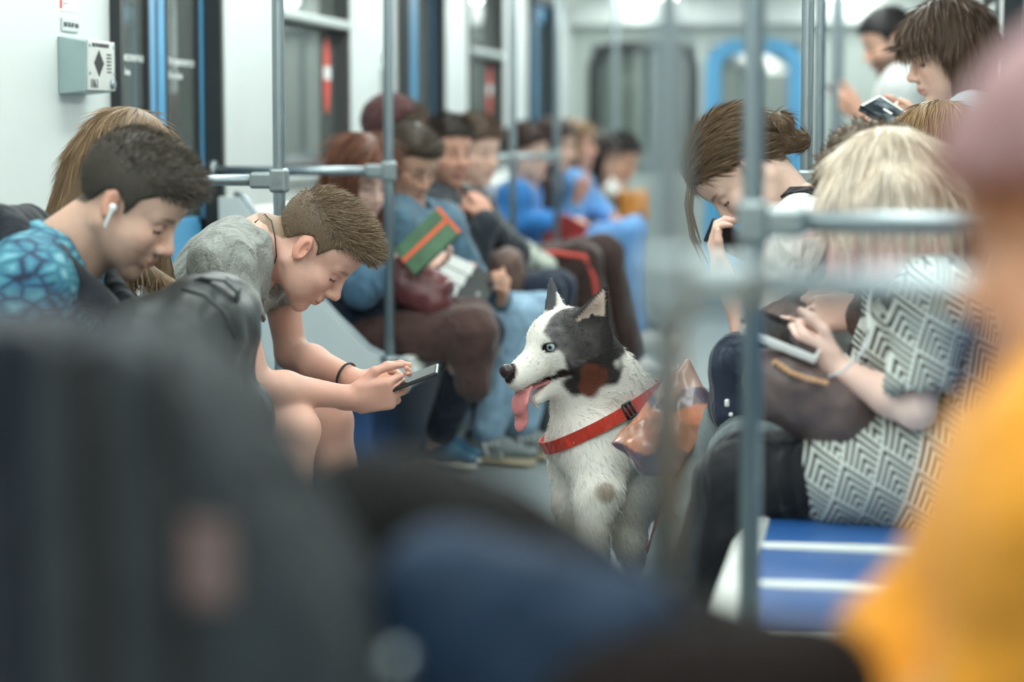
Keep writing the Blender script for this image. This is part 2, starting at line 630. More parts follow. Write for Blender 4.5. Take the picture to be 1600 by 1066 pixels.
def window(side, xi, w0, w1):
    WIN_N[0] += 1
    o = empty('window_%d' % WIN_N[0], (xi, (w0 + w1) / 2, SILL)); S(o)
    og = o.location
    s = -side
    g = Geo(og)
    fx = xi + side * .02
    for y in (w0 + .02, w1 - .02):
        g.box((fx, y, (SILL + WTOP) / 2), (.07, .03, WTOP - SILL), .006)
    for z in (SILL + .02, WTOP - .02):
        g.box((fx, (w0 + w1) / 2, z), (.07, w1 - w0, .03), .006)
    g.build('window_frame', mat('dark_window_rubber', (.045, .05, .05), .5), o)
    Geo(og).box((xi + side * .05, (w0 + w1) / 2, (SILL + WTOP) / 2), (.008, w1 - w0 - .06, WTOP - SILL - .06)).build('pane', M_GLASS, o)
    # hinged vent light at the top
    g = Geo(og)
    g.box((xi + side * .0, (w0 + w1) / 2, 1.555), (.05, w1 - w0 - .02, .035), .008)
    v = g.build('vent_rail', M_TRIM, o)
    Geo(og).box((xi + side * .03, (w0 + w1) / 2, SILL - .03), (.10, w1 - w0 + .06, .03), .008).build('window_sill', M_TRIM, o)
    # red and white sticker on the far side of the pane
    y = w1 - .17
    st = Geo(og)
    n = 14
    ring = []
    px = xi + side * .045
    for k in range(n):
        a = 2 * math.pi * k / n
        ring.append((y + .055 * math.cos(a), 1.36 + .15 * math.sin(a)))
    st.prism(ring, 0, px, px - side * .002)
    k = st.build('sticker', M_RED, o)
    Geo(og).box((px - side * .003, y, 1.37), (.002, .105, .05)).build('sticker_band', M_WHITE, k)


def door(side, xi, d):
    DOOR_N[0] += 1
    o = empty('door_%d' % DOOR_N[0], (xi, d + DOORW / 2, 0)); S(o)
    og = o.location
    xd = xi + side * .045
    top = 1.96
    g = Geo(og)
    g.box((xi + side * .02, d + .012, top / 2), (.10, .03, top)); g.box((xi + side * .02, d + DOORW - .012, top / 2), (.10, .03, top))
    g.box((xi + side * .02, d + DOORW / 2, top - .012), (.10, DOORW, .03))
    g.build('door_seal', M_BLACK, o)
    g = Geo(og)
    g.box((xi - side * .004, d + DOORW + .05, 1.0), (.012, .10, 1.98), .003)
    g.build('door_jamb', M_TRIM, o)
    half = DOORW / 2
    for i in (0, 1):
        y0 = d + i * half + .02; y1 = y0 + half - .03
        mm = M_BLUE
        g = Geo(og)
        g.box((xd, y0 + .035, top / 2), (.035, .07, top - .04), .006)
        g.box((xd, y1 - .035, top / 2), (.035, .07, top - .04), .006)
        g.box((xd, (y0 + y1) / 2, .45), (.035, y1 - y0, .86), .006)
        g.box((xd, (y0 + y1) / 2, top - .07), (.035, y1 - y0, .12), .006)
        lf = g.build('door_leaf', mm, o)
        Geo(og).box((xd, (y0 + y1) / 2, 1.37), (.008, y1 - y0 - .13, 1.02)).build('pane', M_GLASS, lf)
        g = Geo(og)
        sy = y1 - .01 if i == 0 else y0 - .0
        for yy in (y0 + .078, y1 - .078):
            g.box((xd - side * .004, yy, 1.37), (.034, .018, 1.02))
        g.build('rubber_edge', M_BLACK, lf)
        if d < 7 and side < 0:
            R = Matrix(((0, 0, 1, 0), (1, 0, 0, 0), (0, 1, 0, 0), (0, 0, 0, 1)))
            for txt, z, sz in (('Не прислоняться', 1.345, .034), ('Do not lean', 1.305, .030)):
                T = Matrix.Translation(Vector((xd + .006, y0 + .135, z)) - og) @ R
                text_mesh('door_lettering', txt, sz, T, M_WHITE, lf)
            g = Geo(og)
            g.tube([(xd + .007, y0 + .112 + .012 * math.cos(a), 1.335 + .035 * math.sin(a)) for a in np.linspace(0, 2 * math.pi, 17)[:-1]], .003, 6, True)
            g.build('warning_mark', M_RED, lf)
    g = Geo(og)
    g.box((xd, d + half, top / 2), (.03, .025, top - .03))
    g.build('centre_seal', M_BLACK, o)


for side in (-1, 1):
    xi, xm, wins = side_wall(side)
    for w0, w1 in wins:
        window(side, xi, w0, w1)
    for d in DOORS:
        door(side, xi, d)

# end wall with its blue gangway door and the dark window beside it
def rounded(x0, x1, z0, z1, r, n=6):
    p = [(x0, z0), (x1, z0)]
    for k in range(n + 1):
        a = math.pi / 2 * k / n
        p.append((x1 - r + r * math.cos(a), z1 - r + r * math.sin(a)))
    for k in range(n + 1):
        a = math.pi / 2 + math.pi / 2 * k / n
        p.append((x0 + r + r * math.cos(a), z1 - r + r * math.sin(a)))
    return p


def strip_frame(name, m, x0, x1, z0, z1, r, w, y0, y1, parent, og):
    a = rounded(x0, x1, z0, z1, r); b = rounded(x0 + w, x1 - w, z0, z1 - w, max(.02, r - w))
    g = Geo(og)
    for i in range(1, len(a)):
        j = (i + 1) % len(a)
        if j == 0: j = 0
        if i == len(a) - 1:
            q = [a[i], a[0], b[0], b[i]]
        else:
            q = [a[i], a[i + 1], b[i + 1], b[i]]
        g.prism(q, 1, y0, y1)
    return g.build(name, m, parent)


g = Geo()
def ew(x0, x1, z0, z1, y=Y_END):
    g.box(((x0 + x1) / 2, y + .05, (z0 + z1) / 2), (x1 - x0, .1, z1 - z0))
DX0, DX1, WX0, WX1 = -1.13, -.51, -1.93, -1.24
ew(X_LEFT, WX0, 0, CEIL); ew(WX1, DX0, 0, CEIL); ew(DX1, X_RIGHT, 0, CEIL)
ew(WX0, WX1, 0, .85); ew(WX0, WX1, 1.73, CEIL); ew(DX0, DX1, 1.74, CEIL)
S(g.build('wall_end', mat('end_wall_paint', (.42, .47, .44), .5, 0, .04, 3)))
S(Geo().box(((X_LEFT + X_RIGHT) / 2, Y_END - .06, 1.98), (X_RIGHT - X_LEFT, .14, .26), .02).build('trim_3', M_CEIL))
e = empty('door_20', ((DX0 + DX1) / 2, Y_END, 0)); S(e)
strip_frame('door_frame', M_BLUE, DX0 - .02, DX1 + .02, 0, 1.76, .2, .10, Y_END - .05, Y_END + .02, e, e.location)
Geo(e.location).box(((DX0 + DX1) / 2, Y_END + .05, .42), (DX1 - DX0, .04, .84)).build('door_panel', M_BLUE, e)
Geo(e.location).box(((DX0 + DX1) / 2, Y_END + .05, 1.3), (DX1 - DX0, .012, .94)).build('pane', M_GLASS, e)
e = empty('window_20', ((WX0 + WX1) / 2, Y_END, .85)); S(e)
strip_frame('window_frame', M_BLACK, WX0 - .02, WX1 + .02, .85, 1.75, .2, .06, Y_END - .03, Y_END + .02, e, e.location)
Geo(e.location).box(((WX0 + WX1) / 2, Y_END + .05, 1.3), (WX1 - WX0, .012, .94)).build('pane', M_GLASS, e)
# the next carriage's end beyond the gangway
S(Geo().box(((X_LEFT + X_RIGHT) / 2, Y_END + 1.3, 1.1), (2.6, .08, 2.3)).build('wall_next', M_TRIM))

# ------------------------------------------------------------------ ceiling lamps (they light the carriage)
k = 0
for xl, where in ((-1.50, 'left'), (-.17, 'right')):
    for i in range(14):
        y = -2.4 + i * 1.40
        if y > Y_END - .6: continue
        lampn = ['first', 'second', 'third', 'fourth', 'fifth', 'sixth', 'seventh', 'eighth', 'ninth', 'tenth', 'eleventh', 'twelfth', 'thirteenth', 'fourteenth'][i]
        e = empty('ceiling_lamp', (xl, y, CEIL), 'long white ceiling lamp in the %s row, %s from the rear wall' % (where, lampn), 'lamp', 'ceiling lamps of the carriage')
        Geo(e.location).box((xl, y, CEIL - .05), (.34, 1.30, .10), .012).build('housing', M_HOUSING, e)
        Geo(e.location).box((xl, y, CEIL - .115), (.30, 1.24, .035), .012).build('diffuser', M_LAMP, e)

# ------------------------------------------------------------------ benches


def bench(side, y0, y1, label, nseat=7, ends=(1, 1)):
    s = -side
    xw = (X_LEFT if side < 0 else X_RIGHT) + s * .024     # from the wall into the carriage
    e = empty('bench', (xw + s * .3, (y0 + y1) / 2, 0), label, 'bench', 'blue and white benches')
    og = e.location
    T = lambda t: xw + s * t
    prof = [(.02, .90), (.055, .905), (.085, .88), (.17, .52), (.22, .435), (.30, .415), (.56, .425), (.615, .415), (.635, .385), (.61, .345), (.55, .335), (.2, .34), (.02, .40)]
    Geo(og).prism([(T(t), z) for t, z in prof], 1, y0, y1, .006).build('seat_shell', M_SHELL, e)
    Geo(og).box((T(.25), (y0 + y1) / 2, .175), (.46, y1 - y0 - .04, .35), .02).build('base', M_BASE, e)
    p = (y1 - y0 - .06) / nseat
    pad_me = back_me = None
    for i in range(nseat):
        yc = y0 + .03 + p * (i + .5)
        if pad_me is None:
            M = Matrix.Rotation(s * math.radians(-1.5), 3, 'Y')
            o = Geo((0, 0, 0)).box((0, 0, 0), (.36, p - .034, .028), .010, 2, M).build('seat_pad', M_PAD, e, smooth=True); pad_me = o.data
            M = Matrix.Rotation(s * math.radians(-13.5), 3, 'Y')
            o2 = Geo((0, 0, 0)).box((0, 0, 0), (.028, p - .055, .33), .012, 2, M).build('back_pad', M_PAD, e, smooth=True); back_me = o2.data
        else:
            o = link('seat_pad', pad_me, None, e); o2 = link('back_pad', back_me, None, e)
        o.location = Vector((T(.39), yc, .414)) - og
        o2.location = Vector((T(.132), yc, .70)) - og
    rg_ = Geo(og)
    for i in range(nseat + 1):
        yc = y0 + .03 + p * i
        rg_.box((T(.385), yc, .415), (.40, .030, .044), .008).box((T(.145), yc, .70), (.03, .030, .34), .006, 2, Matrix.Rotation(s * math.radians(-13.5), 3, 'Y'))
    rg_.box((T(.585), (y0 + y1) / 2, .415), (.05, y1 - y0 - .01, .044), .012)
    rg_.build('seat_ribs', M_SHELL, e)
    chk = [(.0, .94), (.07, .94), (.13, .86), (.28, .665), (.48, .462), (.57, .428), (.62, .415), (.635, .385), (.60, .33), (.50, .30), (.0, .26)]
    for y, on in ((y0 - .015, ends[0]), (y1 + .015, ends[1])):
        if not on: continue
        c = Geo(og).prism([(T(t), z) for t, z in chk], 1, y - .013, y + .013, .004).build('end_panel', M_CHEEK, e)
        Geo(og).tube([(T(t), y, z + .004) for t, z in ((.05, .945), (.08, .935), (.13, .862), (.205, .76), (.28, .667), (.38, .56), (.48, .464), (.54, .435), (.605, .418))], .011, 8).build('chrome_edge', M_CHROME, c)
    return e


BEN = [(-1, 3.42, 5.98, 'blue and white bench under the young men on the left'),
       (-1, 7.42, 9.98, 'blue and white bench under the readers in the middle of the left side'),
       (-1, 11.42, 13.98, 'blue and white bench under the woman in blue, far left'),
       (1, -.58, 1.98, 'blue and white bench under the woman in yellow'),
       (1, 3.42, 5.98, 'bench with three empty blue seats beside the patterned dress', 7, (0, 1)),
       (1, 7.42, 9.98, 'blue and white bench behind the standing woman on the right'),
       (1, 11.42, 13.98, 'far right bench nearest the end wall')]
for b in BEN:
    bench(*b)


def handrail(side, y, label):
    x = XP_L if side < 0 else XP_R
    xw = X_LEFT if side < 0 else X_RIGHT
    zr = 1.022
    e = empty('handrail', (x, y, .43), label, 'handrail', 'steel poles and rails')
    og = e.location
    Geo(og).tube([(x, y, .40), (x, y, 1.0), (x, y, 1.6), (x, y, CEIL)], .0155, 14).build('pole', M_CHROME, e)
    Geo(og).tube([(x, y, zr), ((x + xw) / 2, y, zr), (xw, y, zr)], .0145, 12).build('rail', M_CHROME, e)
    dx = 1 if side > 0 else -1
    c = Geo(og).box((x, y, zr), (.045, .045, .062), .008).box((x + dx * .045, y, zr), (.06, .04, .042), .008).build('clamp', M_CLAMP, e)
    Geo(og).tube([(x, y - .021, zr), (x, y - .026, zr)], .008, 10).build('screw', M_CHROME, c)
    Geo(og).tube([(xw - dx * .018, y, zr), (xw, y, zr)], .032, 14).build('wall_flange', M_CLAMP, e)
    Geo(og).tube([(x, y, .425), (x, y, .445)], .03, 14).build('foot_flange', M_CLAMP, e)


for side, y, l in ((-1, 3.40, 'steel pole with rail at the near end of the front left bench'),
                   (-1, 6.00, 'sharp steel pole with rail beside the young man in grey'),
                   (-1, 7.40, 'steel pole with rail in front of the red-haired reader'),
                   (-1, 10.0, 'steel pole with rail between the dark jacket and the blue shirt'),
                   (-1, 11.4, 'steel pole with rail just past the face of the woman in blue'),
                   (-1, 14.0, 'far steel pole with rail beside the white shirt on the left'),
                   (1, 2.00, 'blurred steel pole and rail nearest to the woman in yellow'),
                   (1, 3.40, 'steel pole and rail at the corner of the empty seats'),
                   (1, 6.00, 'steel pole and rail behind the white t-shirt on the right'),
                   (1, 7.40, 'steel pole and rail just beyond the right door'),
                   (1, 10.0, 'steel pole and rail beside the man in the white shirt'),
                   (1, 11.4, 'farthest steel pole and rail on the right side')):
    handrail(side, y, l)

# ------------------------------------------------------------------ intercom, plate and sticker on the left wall
e = empty('intercom', (X_LEFT, 6.10, 1.32), 'grey metal intercom box numbered 1061 on the left wall', 'intercom')
og = e.location
y0, y1, z0, z1, xf = 5.97, 6.19, 1.245, 1.385, X_LEFT + .075
M_ICB = mat('intercom_grey_paint', (.30, .40, .40), .4, .3, .05, 20)
M_ICF = mat('intercom_front_steel', (.62, .64, .60), .35, .4, .05, 30)
Geo(og).prism([(X_LEFT, z0 - .004), (xf, z0 + .004), (xf, z1 - .010), (X_LEFT, z1 + .004)], 1, y0, y1, .003).build('case', M_ICB, e)
fp = Geo(og).box((xf + .003, (y0 + y1) / 2, (z0 + z1) / 2), (.006, y1 - y0 - .004, z1 - z0 - .012), .002).build('front_plate', M_ICF, e)
R = Matrix(((0, 0, 1, 0), (1, 0, 0, 0), (0, 1, 0, 0), (0, 0, 0, 1)))
def on_wall(x, y, z): return Matrix.Translation(Vector((x, y, z)) - og) @ R
text_mesh('number', '1061', .034, on_wall(xf + .0065, y0 + .012, z0 + .012), M_INK, fp)
text_mesh('heading', 'ЭКСТРЕННЫЙ ВЫЗОВ', .0125, on_wall(xf + .0065, y0 + .03, z1 - .022), M_INK, fp)
g = Geo(og)
for i in range(-6, 7):
    hgt = .034 * (1 - abs(i) / 6.6)
    g.box((xf + .0068, y0 + .085 + i * .006, (z0 + z1) / 2 + .006), (.0015, .003, 2 * hgt))
g.build('speaker_grille', M_INK, fp)
g = Geo(og)
for r_ in range(6):
    for c_ in range(3):
        g.box((xf + .0068, y0 + .155 + c_ * .013, z1 - .04 - r_ * .009), (.0015, .008, .0035))
g.build('small_print', M_INK, fp)
g = Geo(og); g.tube([(xf + .006, y1 - .028, z0 + .024), (xf + .014, y1 - .028, z0 + .024)], [.014, .012], 16); g.build('call_button', M_CHROME, fp)
g = Geo(og)
for yy, zz in ((y0 + .01, z0 + .05), (y0 + .01, z1 - .02), (y1 - .01, z0 + .05), (y1 - .01, z1 - .02)):
    g.tube([(xf + .006, yy, zz), (xf + .0085, yy, zz)], .004, 8)
g.build('screws', M_CHROME, fp)
e = empty('number_plate', (X_LEFT, 6.06, 1.415), 'small grey carriage number plate above the intercom', 'plate')
og = e.location
Geo(og).box((X_LEFT + .003, 6.06, 1.420), (.006, .13, .034), .002).build('plate', mat('plate_grey', (.50, .55, .53), .5, 0, .04, 20), e)
text_mesh('plate_lettering', 'ВАГОН № 1061', .017, Matrix.Translation(Vector((X_LEFT + .0065, 6.002, 1.414)) - og) @ R, M_INK, e)
e = empty('wall_notice', (X_LEFT, 6.05, 1.50), 'white notice with a red side bar high on the left wall', 'sticker')
og = e.location
Geo(og).box((X_LEFT + .001, 6.06, 1.535), (.002, .15, .16)).build('paper', M_WHITE, e)
Geo(og).box((X_LEFT + .0026, 5.995, 1.535), (.002, .016, .15)).build('red_bar', M_RED, e)
g = Geo(og)
for i, w in enumerate((.06, .07, .055, .06, .04, .05, .06, .03)):
    g.box((X_LEFT + .0026, 6.015 + w / 2, 1.60 - i * .018), (.0014, w, .0045))
g.build('printed_lines', mat('grey_print', (.28, .30, .32), .5, 0, .05, 9), e)

e = empty('info_panel', (X_LEFT, 10.12, 1.25), 'small grey panel on the wall behind the maroon cap', 'panel')
Geo(e.location).box((X_LEFT + .012, 10.12, 1.31), (.024, .16, .20), .005).build('case', M_TRIM, e)
Geo(e.location).box((X_LEFT + .012, 10.12, 1.45), (.024, .05, .05), .005).build('button', M_BLACK, e)
# ------------------------------------------------------------------ figures
M_SKIN = attr_mat('skin', .5, .35, .12, .12, 380)
M_HAIR = attr_mat('hair', .48, .3)
M_FUR = attr_mat('fur', .75, .2)
ZUP = V3(0, 0, 1)


class Frame:
    def __init__(s, o, fwd, up=ZUP, sc=1.0):
        s.o = np.asarray(o, float); s.s = sc
        x = nrm(fwd); y = nrm(np.cross(up, x)); z = np.cross(x, y)
        s.R = np.stack([x, y, z], 1)

    def __call__(s, x, y, z):
        return s.o + s.s * (s.R @ V3(x, y, z))

    def loc(s, P):
        return (P - s.o) @ s.R / s.s

    def loc3(s, x, y, z):
        x = x - s.o[0]; y = y - s.o[1]; z = z - s.o[2]
        R = s.R / s.s
        return tuple(x * R[0, i] + y * R[1, i] + z * R[2, i] for i in range(3))


def head_prims(S, f, fem=False, open_mouth=False):
    s = f.s
    E = lambda c, r, k=.02, op='add': S.ell(f(*c), np.array(r) * s, f.R, k * s, op)
    C = lambda a, b, r0, r1, k=.015, op='add': S.cap(f(*a), f(*b), r0 * s, r1 * s, k * s, op=op)
    w = .94 if fem else 1.0
    E((-.014, 0, .034), (.096, .076 * (.98 if fem else 1), .086))
    E((.040, 0, .045), (.050, .062 * w, .052), .03)              # forehead
    E((.034, 0, -.038), (.056, .058 * w, .066), .03)             # mid face
    for y in (-1, 1):
        C((-.008, y * .054 * w, -.050), (.066, y * .017, -.098), .020, .015, .03)   # jaw line
        E((.060, y * .040 * w, -.024), (.026, .022, .020), .02)    # cheek bone
        C((.080, y * .012, .020), (.070, y * .044, .020), .010 if not fem else .006, .009 if not fem else .006, .014)  # brow
        E((.096, y * .031, .000), (.017, .019, .011), .012, 'sub')   # eye socket
        S.ball(f(.0755, y * .031, -.002), .0125 * s, .004 * s)       # eye under its lid
        S.ball(f(.099, y * .0125, -.037), .0085 * s, .008 * s)       # nostril wing
        # ear
        R = f.R @ np.array(Matrix.Rotation(math.radians(y * 14), 3, 'Z') @ Matrix.Rotation(math.radians(-14), 3, 'Y'))
        S.ell(f(-.010, y * .080 * (.97 if fem else 1), -.004), np.array([.0185, .0075, .031]) * s, R, .008 * s)
        S.ell(f(-.002, y * .088 * (.97 if fem else 1), -.001), np.array([.0095, .0085, .019]) * s, R, .003 * s, 'sub')
        E((.040, y * .034 * w, -.056), (.036, .026, .034), .03)          # cheek
    S.ball(f(.074, 0, -.104), .0165 * s, .02 * s)                    # chin
    C((.086, 0, .012), (.108, 0, -.028), .0075, .0105, .012)         # nose
    S.ball(f(.110, 0, -.030), .0105 * s, .008 * s)
    E((.082, 0, -.062), (.018, .026, .018), .012)                    # mouth mound
    C((.096, -.015, -.0615), (.096, .015, -.0615), .0052, .0052, .006)
    C((.094, -.013, -.0725), (.094, .013, -.0725), .0062, .0062, .006)
    C((.104, -.020, -.067), (.104, .020, -.067), .0022, .0022, .004, 'sub')


def head_cols(f, skin, brow=(.10, .06, .035), fem=False, stubble=0.0, hair=None, lips=None, hairline=None, rosy=.25):
    skin = np.array(skin)
    lips = skin * V3(.80, .50, .50) if lips is None else np.array(lips)

    def fn(P):
        L = f.loc(P)
        x, y, z = L.T
        ay = np.abs(y)
        c = np.tile(skin, (len(P), 1))
        n = wob(x, y, z, 190, 1.0)
        c *= (1 + .035 * n)[:, None]

        def mix(m, col):
            m = np.clip(m, 0, 1)[:, None]
            c[:] = c * (1 - m) + np.asarray(col) * m
        mix(rosy * np.exp(-((x - .075) ** 2 + (ay - .042) ** 2 + (z + .03) ** 2) / .0006), skin * V3(1.0, .62, .58))
        mix(rosy * 1.3 * np.exp(-((x - .115) ** 2 + ay ** 2 + (z + .03) ** 2) / .0003), skin * V3(1.0, .62, .58))
        mix(.45 * (ay > .078) * (np.abs(x + .008) < .03), skin * V3(1.05, .62, .52))
        if stubble:
            mix(stubble * np.clip((-z - .035) / .02, 0, 1) * np.clip((x + .02) / .02, 0, 1), (.07, .05, .04))
            mix(stubble * .8 * np.clip(1 - np.abs(z + .052) / .007, 0, 1) * (x > .07), (.07, .05, .04))
        bz = .024 - 5.0 * (ay - .030) ** 2
        mix(.75 * np.clip(1.3 - np.abs(z - bz) / (.0045 if fem else .0058) - np.clip((ay - .036) / .018, 0, 1), 0, 1) * (ay > .011) * (ay < .054) * (x > .04), brow)
        mix(.55 * np.exp(-(((ay - .031) / .017) ** 2 + ((z - .000) / .009) ** 2)) * (x > .04), skin * V3(.55, .42, .42))
        mix(.92 * (np.abs(z + .004 + 12 * (ay - .031) ** 2 * 1.0) < .0026) * (np.abs(ay - .031) < .0155) * (x > .05), (.03, .02, .018))
        mix(.8 * np.clip(1.4 - np.sqrt((y / .022) ** 2 + ((z + .067) / .0105) ** 2), 0, 1) * (x > .085), lips)
        mix(.8 * (np.abs(z + .067) < .0016) * (ay < .022) * (x > .08), skin * V3(.35, .18, .17))
        if hair is not None:
            hl = hairline if hairline is not None else HL_SHORT
            mix(np.clip((z - np.interp(x, hl[0], hl[1])) / .006, 0, 1) * .9, np.asarray(hair))
        return c
    return fn


HL_SHORT = ([-.12, -.085, -.055, -.032, -.012, .010, .022, .034, .060, .092], [-.062, -.060, -.045, .004, .022, .012, -.012, .034, .060, .070])
HL_FEM = ([-.12, -.08, -.05, -.02, .0, .03, .055, .08, .1], [-.075, -.075, -.06, .01, .02, .03, .05, .068, .078])


def hand_prims(S, w, d, n, right=True, s=1.0, curl=(25, 35, 20), thumb=.5, spread=.0):
    d = nrm(d); n = nrm(np.asarray(n) - d * np.dot(n, d))
    tv = np.cross(d, n) * (1 if right else -1)
    R = np.stack([d, tv, n], 1)
    S.rbox(w + d * .048 * s, V3(.046, .039, .0145) * s, .0135 * s, R, .012)
    S.cap(w - d * .02 * s, w + d * .02 * s, .024 * s, .027 * s, .02, n, .72)
    base = [(.088, .029), (.093, .010), (.089, -.010), (.079, -.028)]
    lens = [.070, .078, .072, .056]
    for i in range(4):
        p = w + d * base[i][0] * s + tv * base[i][1] * s
        ang = 0.0
        sp = spread * (1.5 - i) * .5
        for j, (fr, r0, r1) in enumerate(((.46, .0092, .0085), (.30, .0085, .0078), (.24, .0078, .0066))):
            cj = curl[j] if not hasattr(curl[0], '__len__') else curl[i][j]
            ang += math.radians(cj)
            dd = nrm(d * math.cos(ang) + n * math.sin(ang) + tv * sp)
            q = p + dd * lens[i] * fr * s
            S.cap(p, q, r0 * s, r1 * s, .004)
            p = q
    p = w + d * .022 * s + tv * .026 * s + n * .004 * s
    for ln, r0, r1, v in ((.044, .0145, .0105, d * .75 + tv * (.75 - .35 * thumb) + n * .35 * thumb), (.034, .0105, .0095, d * .95 + tv * (.35 - .5 * thumb) + n * .45 * thumb), (.026, .0095, .0075, d * 1. + tv * (.2 - .65 * thumb) + n * .4 * thumb)):
        q = p + nrm(v) * ln * s
        S.cap(p, q, r0 * s, r1 * s, .007)
        p = q


def shoe(parent, base, A, T, m_up, m_sole, s=1.0, vox=.007, stripes=None, low=False):
    T = nrm(V3(T[0], T[1], 0)); A = np.asarray(A, float)
    z0 = A[2] - .085 * s
    g = SDF()
    heel = V3(A[0], A[1], 0) - T * .045 * s; toe = V3(A[0], A[1], 0) + T * .165 * s; mid = V3(A[0], A[1], 0) + T * .06 * s
    up = lambda p, z: V3(p[0], p[1], z0 + z * s)
    g.cap(up(heel, .045), up(mid, .048), .036 * s, .042 * s, .02)
    g.cap(up(mid, .045), up(toe, .036), .043 * s, .028 * s, .03, ZUP, .8)
    if not low:
        g.cap(up(heel, .05), up(heel + T * .035 * s, .085), .036 * s, .038 * s, .02)
    g.fn(lambda x, y, z: z - (z0 + .012 * s) + 0 * x + 0 * y, np.minimum(heel, toe) - .1, np.maximum(heel, toe) + V3(.1, .1, .2), 'sub')
    o = sdf_obj('shoe', g, vox, m_up, parent, base)
    # sole: an outline following the foot
    lat = np.cross(ZUP, T)
    pts = []
    for k in range(20):
        a = 2 * math.pi * k / 20
        c_, s_ = math.cos(a), math.sin(a)
        u = .065 * s + .125 * s * c_
        wd = (.044 if c_ > 0 else .038) * s
        p = V3(A[0], A[1], 0) + T * u + lat * wd * s_
        pts.append((p[0], p[1]))
    Geo(base).prism(pts, 2, z0 + .0, z0 + .022 * s).build('sole', m_sole, o)
    if stripes:
        for q in (.01, .035, .06):
            for sd in (-1, 1):
                gg = Geo(base)
                p0 = V3(A[0], A[1], 0) + T * (q + .02) * s + lat * sd * .045 * s; p1 = V3(A[0], A[1], 0) + T * q * s + lat * sd * .037 * s
                gg.tube([up(p0, .025), up((p0 + p1) / 2, .05), up(p1, .075)], .006 * s, 6)
                gg.build('stripe', stripes, o)
    return o


def hair_cap(f, thick, hl, extra=(), nz=None, side=0.0):
    S = SDF(); s = f.s
    S.ell(f(-.014, 0, .035), (V3(.097, .077 + side, .087) + thick) * s, f.R, .01)
    S.ell(f(.038, 0, .047), (V3(.050, .063, .053) + thick) * s, f.R, .02 * s)
    for c, r, k in extra:
        S.ell(f(*c), V3(*r) * s, f.R, k * s)

    def cut(x, y, z):
        lx, ly, lz = f.loc3(x, y, z)
        return (lz - np.interp(lx, hl[0], hl[1])) * s
    S.fn(cut, f.o - .3, f.o + .3, 'sub', .006)
    return S


